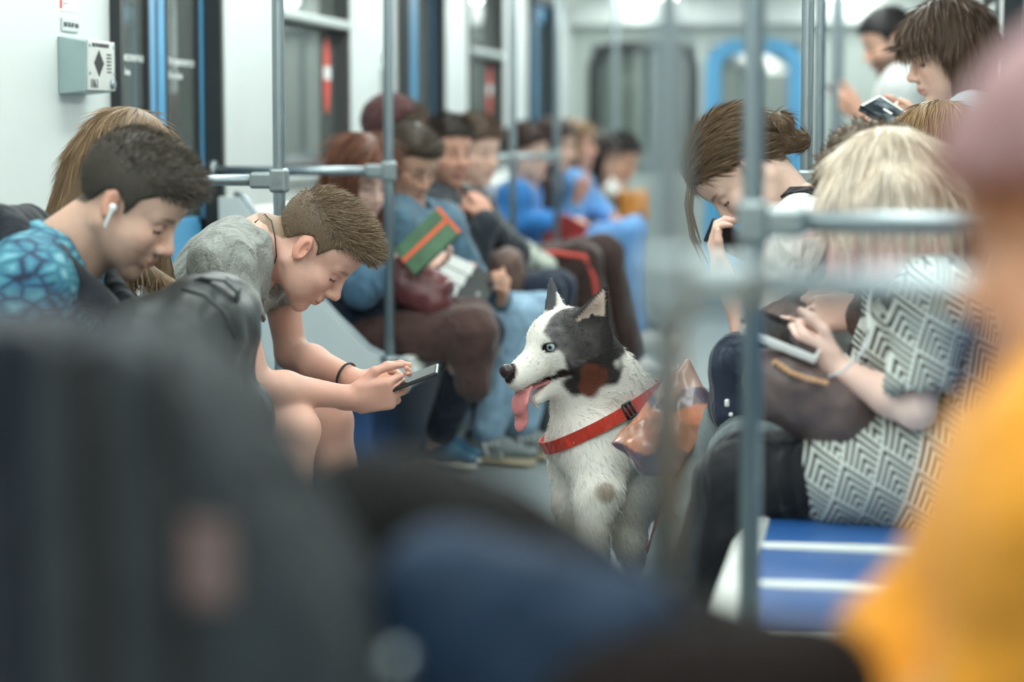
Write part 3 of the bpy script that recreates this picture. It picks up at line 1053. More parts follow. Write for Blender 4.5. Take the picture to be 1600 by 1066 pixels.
def make_person(c):
    g = c.get
    F = nrm(g('F', V3(1, 0, 0))); lat = np.cross(F, ZUP)     # towards the person's right
    b = g('b', 1.0)                                          # build
    H = np.asarray(c['H']); N = np.asarray(c['N']); PV = np.asarray(c['PV'])
    base = V3(PV[0], PV[1], 0)
    root = empty('person', base, c['label'], 'person', g('group'))
    fr = Frame(H, c['hf'], g('hu', ZUP), g('hs', 1.0))
    fem = g('fem', False)
    sw = .165 * b if not fem else .148 * b
    spine = nrm(N - PV)
    tf = nrm(np.cross(spine, -lat))                           # chest normal
    if np.dot(tf, F) < 0: tf = -tf
    Sr, Sl = g('Sr', N - spine * .045 + lat * sw + tf * .01), g('Sl', N - spine * .045 - lat * sw + tf * .01)
    Er, El = c['Er'], c['El']
    Wr, Wl = c['Wr'], c['Wl']
    hw = .088 * b
    HPr, HPl = PV + lat * hw, PV - lat * hw
    Kr, Kl = g('Kr', PV + F * .44 + lat * .10 + V3(0, 0, -.03)), g('Kl', PV + F * .44 - lat * .10 + V3(0, 0, -.03))
    Ar, Al = g('Ar', V3(Kr[0], Kr[1], .095) + F * .03), g('Al', V3(Kl[0], Kl[1], .095) + F * .03)
    vh, vb = g('vh', .0045), g('vb', .006)
    skin = g('skin', (.60, .36, .27))
    J = Join()
    # head and neck
    S = SDF()
    head_prims(S, fr, fem)
    S.cap(fr(-.028, 0, -.040), N + tf * .0, .050 * fr.s * (.86 if fem else 1), .058 * b * (.86 if fem else 1), .03)
    S.cap(fr(.0, 0, -.06), N + tf * .05 - spine * .03, .040 * fr.s * (.8 if fem else 1), .045 * b, .03)
    v, q = S.mesh(vh)
    hc = g('hair_col', (.08, .05, .03))
    J.add(v, q, None, head_cols(fr, skin, g('brow', tuple(np.array(hc) * .7)), fem, g('stubble', 0), hc if g('scalp', True) else None, g('lips'), g('hl', HL_FEM if fem else HL_SHORT))(v))
    # trunk, arms and hands
    S = SDF()
    ar = .88 if fem else 1.0
    S.cap(N - spine * .10, PV + spine * .08, .115 * b, .11 * b, .04, tf, .7)
    S.cap(Sr, Sl, .05 * b, .05 * b, .04)
    S.cap(N, N - spine * .12, .055 * b, .08 * b, .04)
    hd = g('hands', {})
    for right, Sh, E, Wt in ((True, Sr, Er, Wr), (False, Sl, El, Wl)):
        S.cap(Sh, E, .046 * b * ar, .036 * b * ar, .03)
        mid = E + (Wt - E) * .3
        S.cap(E, mid, .036 * b * ar, .038 * b * ar, .02)
        S.cap(mid, Wt, .038 * b * ar, .024 * b * ar, .02)
        h = hd.get('r' if right else 'l', {})
        hand_prims(S, Wt, h.get('d', Wt - E), h.get('n', V3(0, 0, -1)), right, h.get('s', .95 if not fem else .86), h.get('curl', (25, 35, 20)), h.get('thumb', .5), h.get('spread', 0))
    # legs
    for HP, K, A in ((HPr, Kr, Ar), (HPl, Kl, Al)):
        S.cap(HP, K, .072 * b, .050 * b, .03)
        cm = K + (A - K) * .3 - F * .012
        S.cap(K, cm, .049 * b, .050 * b, .02); S.cap(cm, A, .050 * b, .032 * b, .02)
        T = nrm(g('toe', F))
        S.cap(A + V3(0, 0, -.03), A + T * .12 + V3(0, 0, -.055), .034, .026, .02)
    v, q = S.mesh(vb)
    cc = np.tile(np.array(skin), (len(v), 1)) * (1 + .05 * wob(v[:, 0], v[:, 1], v[:, 2], 60, 2.))[:, None]
    for Wt in (Wr, Wl):      # hands a little redder than the arms
        dd = np.linalg.norm(v - Wt, axis=1)
        m = np.clip(1 - (dd - .10) / .08, 0, 1)[:, None] * .35
        cc = cc * (1 - m) + np.array(skin) * V3(1.02, .80, .74) * m
    J.add(v, q, None, cc)
    body = J.build('body', M_SKIN, root, base)
    root['_'] = 0; del root['_']

    # ---- clothing
    top = g('top')
    if top:
        t = top.get('t', .012); vt = top.get('vox', .009)
        S = SDF()
        ch = N - spine * .13
        S.cap(ch, PV + spine * .14, (.150 * b if not fem else .132 * b) + t, (.138 * b if not fem else .120 * b) + t, .05, tf, .74)
        S.cap(PV + spine * .14, PV + spine * top.get('hem', -.02), (.140 * b if not fem else .125 * b) + t, .150 * b + t, .05, tf, .80)
        S.cap(Sr, Sl, .058 * b + t, .058 * b + t, .05)
        S.cap(N - spine * .03 + lat * .05, Sr, .048 + t, .055 * b + t, .04); S.cap(N - spine * .03 - lat * .05, Sl, .048 + t, .055 * b + t, .04)
        if fem:
            for sg in (-1, 1):
                S.ball(ch + tf * .075 + lat * sg * .06 - spine * .02, .055 * b, .05)
        sl = top.get('sleeve', 1.0)
        for Sh, E, Wt in ((Sr, Er, Wr), (Sl, El, Wl)):
            if sl <= 1.0:
                e2 = Sh + (E - Sh) * sl
                S.cap(Sh, e2, .054 * b * ar + t, (.046 * b * ar + t) * top.get('flare', 1.0), .03)
            else:
                S.cap(Sh, E, .052 * b * ar + t, .044 * b * ar + t, .03)
                S.cap(E, E + (Wt - E) * (sl - 1), .044 * b * ar + t, .030 * b * ar + t, .02)
        # neck opening
        S.cap(N + spine * .02, fr(0, 0, -.08), top.get('neck', .060) * b, .075 * b, .01, op='sub')
        S.cap(N + spine * .06, N + tf * .05 + spine * -.01, top.get('neck', .060) * b, .055 * b, .01, op='sub')
        if sl <= 1.0:
            for Sh, E in ((Sr, Er), (Sl, El)):
                ax = nrm(E - Sh); p = Sh + ax * (np.linalg.norm(E - Sh) * sl + .015)
                S.cap(p, p + ax * .2, .06 * b * ar + t * .3, .06 * b * ar, .006, op='sub')
        if top.get('hood'):
            hp = N - tf * .075 + spine * .01
            S.cap(hp + lat * .09 + tf * .03, hp + V3(0, 0, -.03), .035, .05, .04); S.cap(hp - lat * .09 + tf * .03, hp + V3(0, 0, -.03), .035, .05, .04)
        o = sdf_obj('top', S, vt, top['m'], root, base, top.get('noise', (.0032, 38, g('seed', 1))))
        o.name = top.get('name', 'shirt')
        for ex in top.get('extra', ()): ex(root, base, dict(N=N, Sr=Sr, Sl=Sl, PV=PV, spine=spine, tf=tf, lat=lat, fr=fr, o=o))
    leg = g('legs')
    if leg:
        t = leg.get('t', .010); S = SDF(); vl = leg.get('vox', .010)
        S.cap(HPr, HPl, .098 * b + t, .098 * b + t, .05)
        S.cap(PV, PV + spine * .10, .125 * b + t, .118 * b + t, .05, tf, .8)
        for HP, K, A in ((HPr, Kr, Ar), (HPl, Kl, Al)):
            if leg.get('short'):
                S.cap(HP, HP + (K - HP) * leg['short'], .088 * b + t, .075 * b + t, .03)
            else:
                w2 = leg.get('w', 1.0)
                S.cap(HP, K, (.082 * b + t) * w2, (.060 * b + t) * w2, .03)
                S.cap(K, K + (A - K) * leg.get('len', .93), (.058 * b + t) * w2, (.046 * b + t) * w2, .03)
        o = sdf_obj('trousers', S, vl, leg['m'], root, base, leg.get('noise', (.0035, 34, 3.3)))
        o.name = leg.get('name', 'trousers')
    sk = g('skirt')
    if sk:
        S = SDF()
        S.cap(PV + lat * .05, PV - lat * .05, .13 * b, .13 * b, .05)
        for HP, K in ((HPr, Kr), (HPl, Kl)):
            S.cap(HP, HP + (K - HP) * sk.get('len', .9), .105 * b, .10 * b, .09)
        sdf_obj('skirt', S, sk.get('vox', .010), sk['m'], root, base, (.003, 30, 2.))
    shd = g('shoes')
    if shd:
        for A in (Ar, Al):
            shoe(root, base, A, g('toe', F), shd['m'], shd.get('sole', MATS.get('sole_white') or mat('sole_white', (.62, .60, .52), .6)), shd.get('s', 1.0), shd.get('vox', .008), shd.get('stripes'), shd.get('low', False))
    # ---- hair
    st = g('hair', 'short')
    hn = g('hn', 3000); hw_ = g('hwid', .0016)
    hcol = np.array(hc)
    J = Join()
    hl = g('hl', HL_FEM if fem else HL_SHORT)
    hm = M_HAIR
    wv = g('hvox', .006)
    if st == 'short':
        S = hair_cap(fr, g('hth', .007), hl, g('hx', ()))
        v, q = S.mesh(wv)
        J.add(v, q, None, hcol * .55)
        hi = g('htop', .03)

        def fl(P, Nn):
            L = fr.loc(P)
            tp = np.clip((L[:, 2] - .055) / .03, 0, 1)[:, None]
            d = tp * np.array(g('comb', (.85, 0, .45))) + (1 - tp) * np.array((.15, 0, -.6))
            return d @ fr.R.T + Nn * .35

        def ln(P):
            L = fr.loc(P)
            return .007 + (hi - .007) * np.clip((L[:, 2] - .045) / .04, 0, 1)
        J.add(*strands(v, q, hn, fl, ln, hw_, lambda P: np.tile(hcol, (len(P), 1)), 3, .45, None, g('hj', .22), .003))
    elif st in ('long', 'bob'):
        S = hair_cap(fr, g('hth', .012), hl, g('hx', ()), side=.004)
        for (a, e, r0, r1) in g('locks', ()):
            S.cap(np.asarray(a), np.asarray(e), r0, r1, .03, g('lockflat'), g('lockfs', 1.0))
        v, q = S.mesh(wv)
        gcol = g('gcol')
        cf = (lambda P: gcol(P, hcol)) if gcol else (lambda P: np.tile(hcol, (len(P), 1)))
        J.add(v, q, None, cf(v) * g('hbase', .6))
        zmin = g('hzmin', -9)

        def fl(P, Nn):
            L = fr.loc(P)
            G = np.tile(V3(0, 0, -1.), (len(P), 1)) + np.sign(L[:, 1])[:, None] * .5 * fr.R[:, 1] * (L[:, 2] > .06)[:, None] + np.array(g('sweep', (0, 0, 0)))
            G = G - Nn * (G * Nn).sum(1, keepdims=True)
            return G / (np.linalg.norm(G, axis=1, keepdims=True) + 1e-6)
        J.add(*strands(v, q, hn, fl, lambda P: np.clip(P[:, 2] - zmin, .008, g('hlen', .09)), hw_, cf, 4, .06, None, .06, .001))
    elif st == 'bun':
        bun = [fr(*p) for p in g('bun')]
        S = hair_cap(fr, g('hth', .009), hl)
        bs = SDF()
        for i, p in enumerate(bun):
            S.ell(p, V3(.034, .034, .032) * (1 - .15 * i), None, .012)
        v, q = S.mesh(wv, (.0012, 160, .5))
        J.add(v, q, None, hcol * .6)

        def fl(P, Nn):
            G = bun[0] - P
            G = G / (np.linalg.norm(G, axis=1, keepdims=True) + 1e-6)
            G = G - Nn * (G * Nn).sum(1, keepdims=True)
            return G / (np.linalg.norm(G, axis=1, keepdims=True) + 1e-6)
        J.add(*strands(v, q, hn, fl, lambda P: np.clip(np.linalg.norm(P - bun[0], axis=1) * .6, .012, .05), hw_, lambda P: np.tile(hcol, (len(P), 1)), 4, .05, None, .10, .001))
        for pts in g('wisps', ()):
            for k in range(9):
                rg = np.random.default_rng(k)
                off = rg.normal(0, .003, 3)
                P = np.array(pts) + off + np.linspace(0, 1, len(pts))[:, None] * rg.normal(0, .006, 3)
                gq = Geo(); gq.tube([tuple(p) for p in P], [.0014] * (len(P) - 1) + [.0004], 4)
                me = bpy.data.meshes.new('w'); gq.bm.to_mesh(me); gq.bm.free()
                vv = np.array([x.co[:] for x in me.vertices]); qq = [list(p.vertices) for p in me.polygons if len(p.vertices) == 4]
                J.add(vv, np.array(qq), None, hcol); bpy.data.meshes.remove(me)
    elif st == 'curly':
        S = hair_cap(fr, .014, hl)
        rg = np.random.default_rng(5)
        for k in range(70):
            a, e = rg.uniform(0, 6.28), rg.uniform(-.1, 1.4)
            p = fr(-.014 + .108 * math.cos(e) * math.cos(a), .090 * math.cos(e) * math.sin(a), .035 + .098 * math.sin(e))
            L = fr.loc(p[None])[0]
            if L[2] > np.interp(L[0], hl[0], hl[1]) - .005:
                S.ball(p, rg.uniform(.012, .020), .006)
        v, q = S.mesh(wv, (.003, 120, .5))
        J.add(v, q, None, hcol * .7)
        J.add(*strands(v, q, hn, lambda P, Nn: Nn, lambda P: np.full(len(P), .02), hw_, lambda P: np.tile(hcol, (len(P), 1)), 4, .6, None, .8, .002))
    elif st == 'beanie':
        S = hair_cap(fr, .006, hl)
        v, q = S.mesh(wv)
        J.add(v, q, None, hcol)
    if J.n:
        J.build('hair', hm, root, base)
    if g('hat'):
        ht = g('hat')
        S = SDF()
        S.ell(fr(-.020, 0, .045), (V3(.100, .082, .088) + ht.get('th', .016)) * fr.s, fr.R, .01)
        S.cap(fr(.05, -.045, .055), fr(.05, .045, .055), .038 * fr.s, .038 * fr.s, .03)

        def cut(x, y, z):
            lx, ly, lz = fr.loc3(x, y, z)
            return (lz - ht.get('z', .028) - ht.get('sl', .25) * lx) * fr.s
        S.fn(cut, fr.o - .3, fr.o + .3, 'sub', .01)
        sdf_obj('hat', S, wv, ht['m'], root, base, (.0015, 90, .4))
    c['root'] = root; c['fr'] = fr; c['base'] = base
    c['J'] = dict(N=N, Sr=Sr, Sl=Sl, spine=spine, tf=tf, lat=lat)
    return c


def child_geo(name, c, fn, m):
    g_ = Geo(c['base']); fn(g_)
    return g_.build(name, m, c['root'])
# ------------------------------------------------------------------ the dog


def slice_ring(v, p0, n, nb=48, tol=.010, rmax=.5):
    n = nrm(n)
    d = (v - p0) @ n
    m = np.abs(d) < tol
    P = v[m] - d[m][:, None] * n
    a = nrm(np.cross(n, (0.3, .2, 1))); b = np.cross(n, a)
    P = P[np.linalg.norm(P - p0, axis=1) < rmax]
    c = P.mean(0)
    x, y = (P - c) @ a, (P - c) @ b
    ang = np.arctan2(y, x); r = np.hypot(x, y)
    out = []
    for k in range(nb):
        t = -math.pi + 2 * math.pi * (k + .5) / nb
        mm = np.abs(np.angle(np.exp(1j * (ang - t)))) < math.pi / nb * 1.3
        if mm.any(): out.append((t, r[mm].max()))
    ts = np.array(out)
    rr = ts[:, 1].copy()
    for _ in range(2):
        rr = np.maximum(rr, (np.roll(rr, 1) + np.roll(rr, -1) + rr) / 3)
    return [c + (a * math.cos(t) + b * math.sin(t)) * (q + .004) for t, q in zip(ts[:, 0], rr)], c


def loop_strap(base, pts, c, n, w, th):
    pts = list(pts) + [pts[0], pts[1]]
    n = nrm(n)
    g = Geo(base)
    ups = [nrm((p - c) - n * np.dot(p - c, n)) for p in pts]
    g.ribbon([tuple(p) for p in pts], [tuple(u) for u in ups], w, th)
    return g


def build_dog():
    base = V3(-.68, 5.72, 0)
    root = empty('dog', base, 'black and white husky in a red harness with its tongue out, in the aisle', 'dog')
    f = Frame(W(884, 531, 5.60), V3(-.70, -.58, -.25), ZUP, 1.17)
    s = f.s
    S = SDF()
    E = lambda c, r, k=.02, op='add': S.ell(f(*c), np.array(r) * s, f.R, k * s, op)
    C = lambda a, b, r0, r1, k=.02, op='add', **kw: S.cap(f(*a), f(*b), r0 * s, r1 * s, k * s, op=op, **kw)
    # head
    E((0, 0, .008), (.066, .058, .054))
    E((.030, 0, .022), (.040, .044, .032), .03)
    C((.045, 0, -.010), (.128, 0, -.030), .036, .0225, .03)              # muzzle
    C((.09, -.012, -.036), (.128, -.010, -.044), .020, .016, .02)
    C((.09, .012, -.036), (.128, .010, -.044), .020, .016, .02)          # lips
    for y in (-1, 1):
        E((-.006, y * .044, -.028), (.042, .026, .036), .03)               # cheek ruff
        E((.056, y * .030, .006), (.016, .012, .010), .01, 'sub')
        C((.040, y * .030, .026), (.056, y * .022, .024), .010, .008, .015)   # brow
    C((.01, 0, -.058), (.098, 0, -.094), .026, .0125, .02)               # lower jaw
    S.cap(f(.124, 0, -.072), f(.036, 0, -.052), .0125 * s, .0045 * s, .004, f.R[:, 1], 5.0, op='sub')   # open mouth
    # ears: near one turned with its hollow to the camera, far one upright
    en = nrm(f.R @ V3(.55, .83, .1))
    ea, et = f(-.034, .048, .022), f(-.070, .078, .092)
    S.cap(ea, et, .041 * s, .007 * s, .012, en, .42)
    S.cap(ea + en * .024 + V3(0, 0, .010), et + en * .016 - (et - ea) * .18, .027 * s, .004 * s, .006, op='sub')
    fn_ = nrm(V3(-.45, -.85, .1))
    fa, ft = f(-.012, -.040, .040), f(-.022, -.040, .118)
    S.cap(fa, ft, .030 * s, .006 * s, .012, fn_, .42)
    # neck and trunk
    wi = W(962, 645, 5.78)
    S.cap(f(-.030, 0, -.024), wi, .064 * s, .122, .05)
    S.cap(f(-.02, 0, -.055), W(928, 676, 5.68), .058 * s, .104, .06)
    Pc = W(955, 692, 5.80); bk = nrm(V3(.72, .62, -.30))
    S.cap(Pc, Pc + bk * .22, .142, .13, .05)
    S.cap(Pc + bk * .22, Pc + bk * .42, .13, .12, .05)
    S.ball(W(930, 698, 5.66), .088, .05)
    # near fore leg
    S.cap(W(932, 690, 5.62), W(938, 775, 5.57), .076, .056, .04)
    S.cap(W(932, 775, 5.57), W(922, 870, 5.54), .052, .036, .03)
    S.cap(W(922, 870, 5.54), W(920, 950, 5.52), .036, .031, .03)
    pz = V3(*W(920, 950, 5.52)[:2], .028)
    S.cap(pz + V3(.01, .01, .01), pz + V3(-.05, -.04, 0), .034, .030, .02)
    S.ball(W(944, 770, 5.545), .030, .02)
    # far fore leg
    S.cap(W(893, 700, 5.74), W(893, 790, 5.74), .060, .040, .04)
    S.cap(W(893, 790, 5.74), W(889, 930, 5.72), .038, .030, .03)
    pz = V3(*W(889, 930, 5.72)[:2], .028)
    S.cap(pz + V3(.01, .01, .01), pz + V3(-.05, -.04, 0), .032, .028, .02)
    # hind legs, folded under as it sits
    for dx, dy in ((0, 0), (.16, .10)):
        o = V3(dx, dy, 0)
        S.cap(W(1030, 745, 5.92) + o, W(984, 772, 5.78) + o, .098, .068, .04)
        S.cap(W(984, 772, 5.78) + o, W(984, 850, 5.78) + o, .062, .036, .03)
        S.cap(W(984, 850, 5.78) + o, W(1000, 920, 5.86) + o, .036, .028, .03)
        p = W(1000, 920, 5.86) + o; p[2] = .03
        S.cap(p, p + V3(-.10, -.08, -.002), .032, .028, .02)
        S.cap(W(1000, 920, 5.86) + o, p, .03, .032, .02)
    # tail
    rp = Pc + bk * .46
    S.cap(rp, rp + V3(.14, .12, -.12), .055, .05, .04); S.cap(rp + V3(.14, .12, -.12), rp + V3(.08, .26, -.20), .05, .03, .04)
    v, q = S.mesh(.0055)
    v[:, 2] = np.maximum(v[:, 2], .001)

    WH = V3(.80, .775, .71); BK = V3(.028, .026, .026); GR = V3(.12, .115, .115); BR = V3(.15, .052, .032); PK = V3(.62, .47, .39)
    blobs = [(W(917, 553, 5.60), .040, BK), (W(907, 580, 5.56), .030, BK), (W(896, 604, 5.55), .024, BK), (W(938, 548, 5.66), .042, BK),
             (W(957, 575, 5.70), .030, BK * 1.6), (W(932, 583, 5.60), .030, BR), (W(922, 603, 5.58), .022, BR)]

    def cols(P):
        L = f.loc(P)
        x, y, z = L.T
        c = np.tile(WH, (len(P), 1)) * (1 + .06 * wob(P[:, 0], P[:, 1], P[:, 2], 45, .3))[:, None]
        nz = wob(P[:, 0], P[:, 1], P[:, 2], 70, 1.0)

        def mix(m, col):
            m = np.clip(m, 0, 1)[:, None]
            c[:] = c * (1 - m) + np.asarray(col) * m
        sm = lambda a, w_=.008: np.clip(a / w_ + .5, 0, 1)
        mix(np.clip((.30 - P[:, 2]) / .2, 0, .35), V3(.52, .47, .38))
        hd = np.linalg.norm(P - f.o, axis=1) < .2
        for ctr, r, col in blobs:
            d = np.hypot(P[:, 0] - ctr[0], P[:, 2] - ctr[2])
            mix(sm(r - d + nz * .006, .012) * (y > -.01), col)
        # dark mask over the near side of the head
        mk = np.minimum.reduce([y - .010 - .30 * np.clip(x, 0, 1), .062 - x - .4 * np.clip(.03 - z, 0, 1), z + .034 + .25 * x, .12 - np.abs(x + .02)])
        mix(hd * sm(mk + nz * .003, .006), GR * (1 + .5 * wob(P[:, 0], P[:, 1], P[:, 2], 160, .2))[:, None])
        mix(hd * sm(np.minimum(y - .030, .030 - x) + nz * .003, .02) * (z > -.03) * .85, BK * 1.3)
        mix(hd * sm(np.minimum.reduce([-.030 - x, y + .012, z + .062]) + nz * .004, .012), BK * 1.2)
        mix(hd * sm(.030 - np.hypot(P[:, 0] - W(930, 584, 5.6)[0], P[:, 2] - W(930, 584, 5.6)[2]) + nz * .004, .01) * (y > -.01), BR)
        # ears
        dn = (P - ea) @ nrm(et - ea)
        near_ear = hd & (y > .038) & (z > .040) & (x < .0)
        inner = near_ear & (((P - (ea + et) / 2) @ en) > -.004)
        mix(near_ear * 1., BK * 1.2)
        ax = nrm(et - ea); w2 = np.cross(ax, en)
        hh = (P - ea) @ ax / np.linalg.norm(et - ea)
        lat_ = np.abs((P - ea) @ w2) / (.030 * s * np.clip(1.02 - hh, .05, 1))
        mix(inner * sm(.98 - lat_, .2) * (hh > .02) * (hh < .93), PK * V3(.9, .95, .95))
        mix((hd & (y < -.028) & (z > .058)) * 1., V3(.10, .105, .115))
        # eye rims, nose, mouth
        for sg in (-1, 1):
            d = np.linalg.norm((L - V3(.058, sg * .030, .006)) * V3(1, .8, 1.35), axis=1)
            mix(sm(.0165 - d, .006), BK * 1.5)
        mix(sm(.024 - np.linalg.norm(L - V3(.150, 0, -.020), axis=1), .004), V3(.035, .022, .022))
        for sg in (-1, 1):
            a = V3(.126, sg * .018, -.068); b = V3(.026, sg * .048, -.046)
            t = np.clip(((L - a) @ (b - a)) / ((b - a) @ (b - a)), 0, 1)
            d = np.linalg.norm(L - a - t[:, None] * (b - a), axis=1)
            mix(sm(.010 + .004 * t * 0 - d, .005) * (x > .015), V3(.02, .012, .012))
        ml = -.052 - .23 * (x - .036)
        mix(hd * sm(.0055 - np.abs(z - ml), .004) * (x > .012) * (x < .132) * (np.abs(y) < .06), V3(.02, .012, .012))
        # worn patch on the elbow
        d = np.linalg.norm(P - W(946, 770, 5.515), axis=1)
        mix(sm(.024 - d, .012) * .75, V3(.20, .14, .09))
        return c
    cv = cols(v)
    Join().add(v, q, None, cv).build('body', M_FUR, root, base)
    # fur
    low = lambda P: np.where(np.linalg.norm(P - f.o, axis=1) < .17, .009, .019)

    def fl(P, Nn):
        hd = np.clip(1 - (np.linalg.norm(P - f.o, axis=1) - .15) / .05, 0, 1)[:, None]
        d = hd * (-f.R[:, 0] * .9 + V3(0, 0, .1)) + (1 - hd) * V3(.35, .25, -.75)
        d = d - Nn * (d * Nn).sum(1, keepdims=True)
        return d / (np.linalg.norm(d, axis=1, keepdims=True) + 1e-6)
    vis = lambda P: (P[:, 1] < 5.95) & (np.linalg.norm(P - f(.15, 0, -.03), axis=1) > .035) & (np.linalg.norm(P - f(.058, .03, .006), axis=1) > .019) & (np.linalg.norm(P - f(.058, -.03, .006), axis=1) > .019)
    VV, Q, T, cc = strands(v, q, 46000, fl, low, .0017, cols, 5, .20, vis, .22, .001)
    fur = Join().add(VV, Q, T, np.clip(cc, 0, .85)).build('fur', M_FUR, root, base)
    fur['kind'] = 'stuff'
    # nose
    N_ = SDF()
    N_.ell(f(.148, 0, -.018), V3(.014, .019, .015) * s, f.R, .01)
    for y in (-1, 1): N_.ball(f(.160, y * .008, -.022), .0045 * s, .003, op='sub')
    sdf_obj('nose', N_, .003, mat('dog_nose', (.035, .022, .022), .35, 0, .2, 60, .2, 200), root, base)
    # tongue
    T_ = SDF()
    tn = nrm(f.R @ V3(.8, 0, .55))
    a, b = f(.060, 0, -.066), f(.118, .004, -.064)
    T_.cap(a, b, .017 * s, .019 * s, .01, f.R[:, 2], .3)
    c1 = b + V3(-.012, -.008, -.030); c2 = c1 + V3(.004, .0, -.045)
    T_.cap(b, c1, .021 * s, .026 * s, .012, tn, .25); T_.cap(c1, c2, .026 * s, .023 * s, .012, tn, .28)
    T_.cap(b + tn * .012, c2 + tn * .010, .0025, .0025, .006, op='sub')
    sdf_obj('tongue', T_, .003, mat('dog_tongue', (.60, .22, .22), .35, 0, .12, 60, .15, 200), root, base)
    # eyes
    me_eye = attr_mat('dog_eye', .12, .6)
    for sg in (-1, 1):
        ct = f(.049, sg * .0295, .006); r = .0142 * s
        gz = nrm(f.R @ V3(.86, sg * .38, -.05) + V3(0, -.35, 0))
        u, w_ = np.meshgrid(np.linspace(0, 2 * math.pi, 25)[:-1], np.linspace(0, math.pi, 17), indexing='ij')
        P = np.stack([np.sin(w_) * np.cos(u), np.sin(w_) * np.sin(u), np.cos(w_)], -1)
        a = nrm(np.cross(gz, (0, 0, 1))); bb = np.cross(gz, a)
        Pw = (P @ np.stack([a, bb, gz])).reshape(-1, 3)
        an = np.degrees(w_.ravel())
        col = np.where((an < 14)[:, None], V3(.01, .01, .012), np.where((an < 36)[:, None], V3(.42, .52, .58), np.where((an < 45)[:, None], V3(.05, .06, .07), V3(.35, .33, .30))))
        nu, nw = u.shape
        Q = [[i * nw + j, ((i + 1) % nu) * nw + j, ((i + 1) % nu) * nw + j + 1, i * nw + j + 1] for i in range(nu) for j in range(nw - 1)]
        Join().add(ct + Pw * r, np.array(Q), None, col).build('eye', me_eye, root, base)
        # lids
        L_ = SDF()
        L_.ball(ct, r * 1.12, .004)
        L_.cap(ct + gz * r * 1.2 - a * r * .75, ct + gz * r * 1.2 + a * r * .75, r * .80, r * .80, .002, op='sub')
        sdf_obj('eyelid', L_, .0028, mat('dog_eyelid', (.04, .035, .033), .6), root, base)
    # harness
    m_red = cloth('harness_red_web', (.52, .045, .025), .6, .12, .3, 240)
    hr = empty('harness', base); hr.parent = root; hr.location = (0, 0, 0)
    p0, p1 = W(874, 694, 5.60), W(1004, 622, 5.74)
    nn = nrm(np.cross(p1 - p0, V3(-.28, .95, -.10)))
    pts, c = slice_ring(v, (p0 + p1) / 2 + V3(-.01, .10, 0), nn, 44, .010, .30)
    loop_strap(base, pts, c, nn, .030, .006).build('shoulder_strap', m_red, hr)
    # adjuster buckle at the side of the shoulder strap
    tgt = W(966, 631, 5.62)
    k = int(np.argmin([np.linalg.norm(p - tgt) for p in pts]))
    t = nrm(pts[(k + 1) % len(pts)] - pts[k - 1]); up = nrm(pts[k] - c); ws = np.cross(up, t)
    g = Geo(base)
    for o in (-.016, 0, .016):
        g.tube([tuple(pts[k] + up * .006 + t * o + ws * a) for a in (-.019, .019)], .0035, 8)
    for a in (-.019, .019):
        g.tube([tuple(pts[k] + up * .006 + t * o + ws * a) for o in (-.016, .016)], .0035, 8)
    g.build('buckle', M_BLACK, hr)
    pB = Pc + bk * .13
    pts2, c2 = slice_ring(v, pB, bk, 44, .010, .24)
    loop_strap(base, pts2, c2, bk, .030, .006).build('belly_strap', m_red, hr)
    return root


build_dog()
# ------------------------------------------------------------------ the passengers
RT, LT = V3(-1, 0, 0), V3(1, 0, 0)         # facing directions: right bench looks left, left bench looks right
SKIN1 = (.68, .43, .325); SKIN2 = (.70, .47, .37); SKIN3 = (.60, .36, .26); SKIN4 = (.74, .52, .43)
m_grey_tee = cloth('grey_marl_tshirt', (.30, .315, .29), .9, .22, .5, 160)
m_navy = cloth('navy_cloth', (.018, .026, .045), .85)
m_black = cloth('black_cloth', (.014, .015, .018), .8)
m_darkgrey = cloth('dark_grey_cloth', (.05, .055, .06), .85)
m_denim = cloth('mid_denim', (.055, .115, .175), .85, .3)
m_paledenim = cloth('pale_denim', (.26, .40, .52), .85, .2)
m_greyjean = cloth('grey_denim', (.20, .235, .24), .85, .22)
m_brown = cloth('brown_coat', (.075, .040, .035), .8)
m_white = cloth('white_cotton', (.70, .71, .68), .85, .06, .35, 30)
m_blue = cloth('bright_blue_cloth', (.035, .19, .50), .75, .12)
m_lblue = cloth('light_blue_cloth', (.16, .36, .68), .8, .12)
m_yellow = cloth('mustard_yellow_coat', (.66, .27, .022), .85, .12, .5, 30)
m_mauve = cloth('mauve_knit', (.37, .22, .23), .95, .12, .8, 220)
m_maroon = cloth('maroon_knit', (.085, .032, .032), .9, .2, .8, 260)
m_greybeige = cloth('grey_beige_cloth', (.33, .32, .29), .85)
m_brownred = cloth('dark_brown_trouser', (.045, .026, .022), .85)
m_sole = mat('sole_white', (.62, .60, .50), .6)
m_shoe = mat('grey_sneaker', (.17, .20, .20), .7, 0, .1, 40, .2, 120)
m_shoeb = mat('black_shoe', (.02, .02, .022), .5, 0, .1, 30)
m_flat = mat('teal_flat_shoe', (.03, .12, .20), .5, 0, .1, 30)
m_wshoe = mat('white_sneaker', (.62, .63, .60), .6, 0, .05, 30)
m_case = mat('phone_black', (.02, .022, .025), .25, 0, 0)
m_screen = mat('phone_screen', (.008, .009, .012), .08, 0, 0)
m_wplastic = mat('white_plastic', (.78, .79, .77), .35)


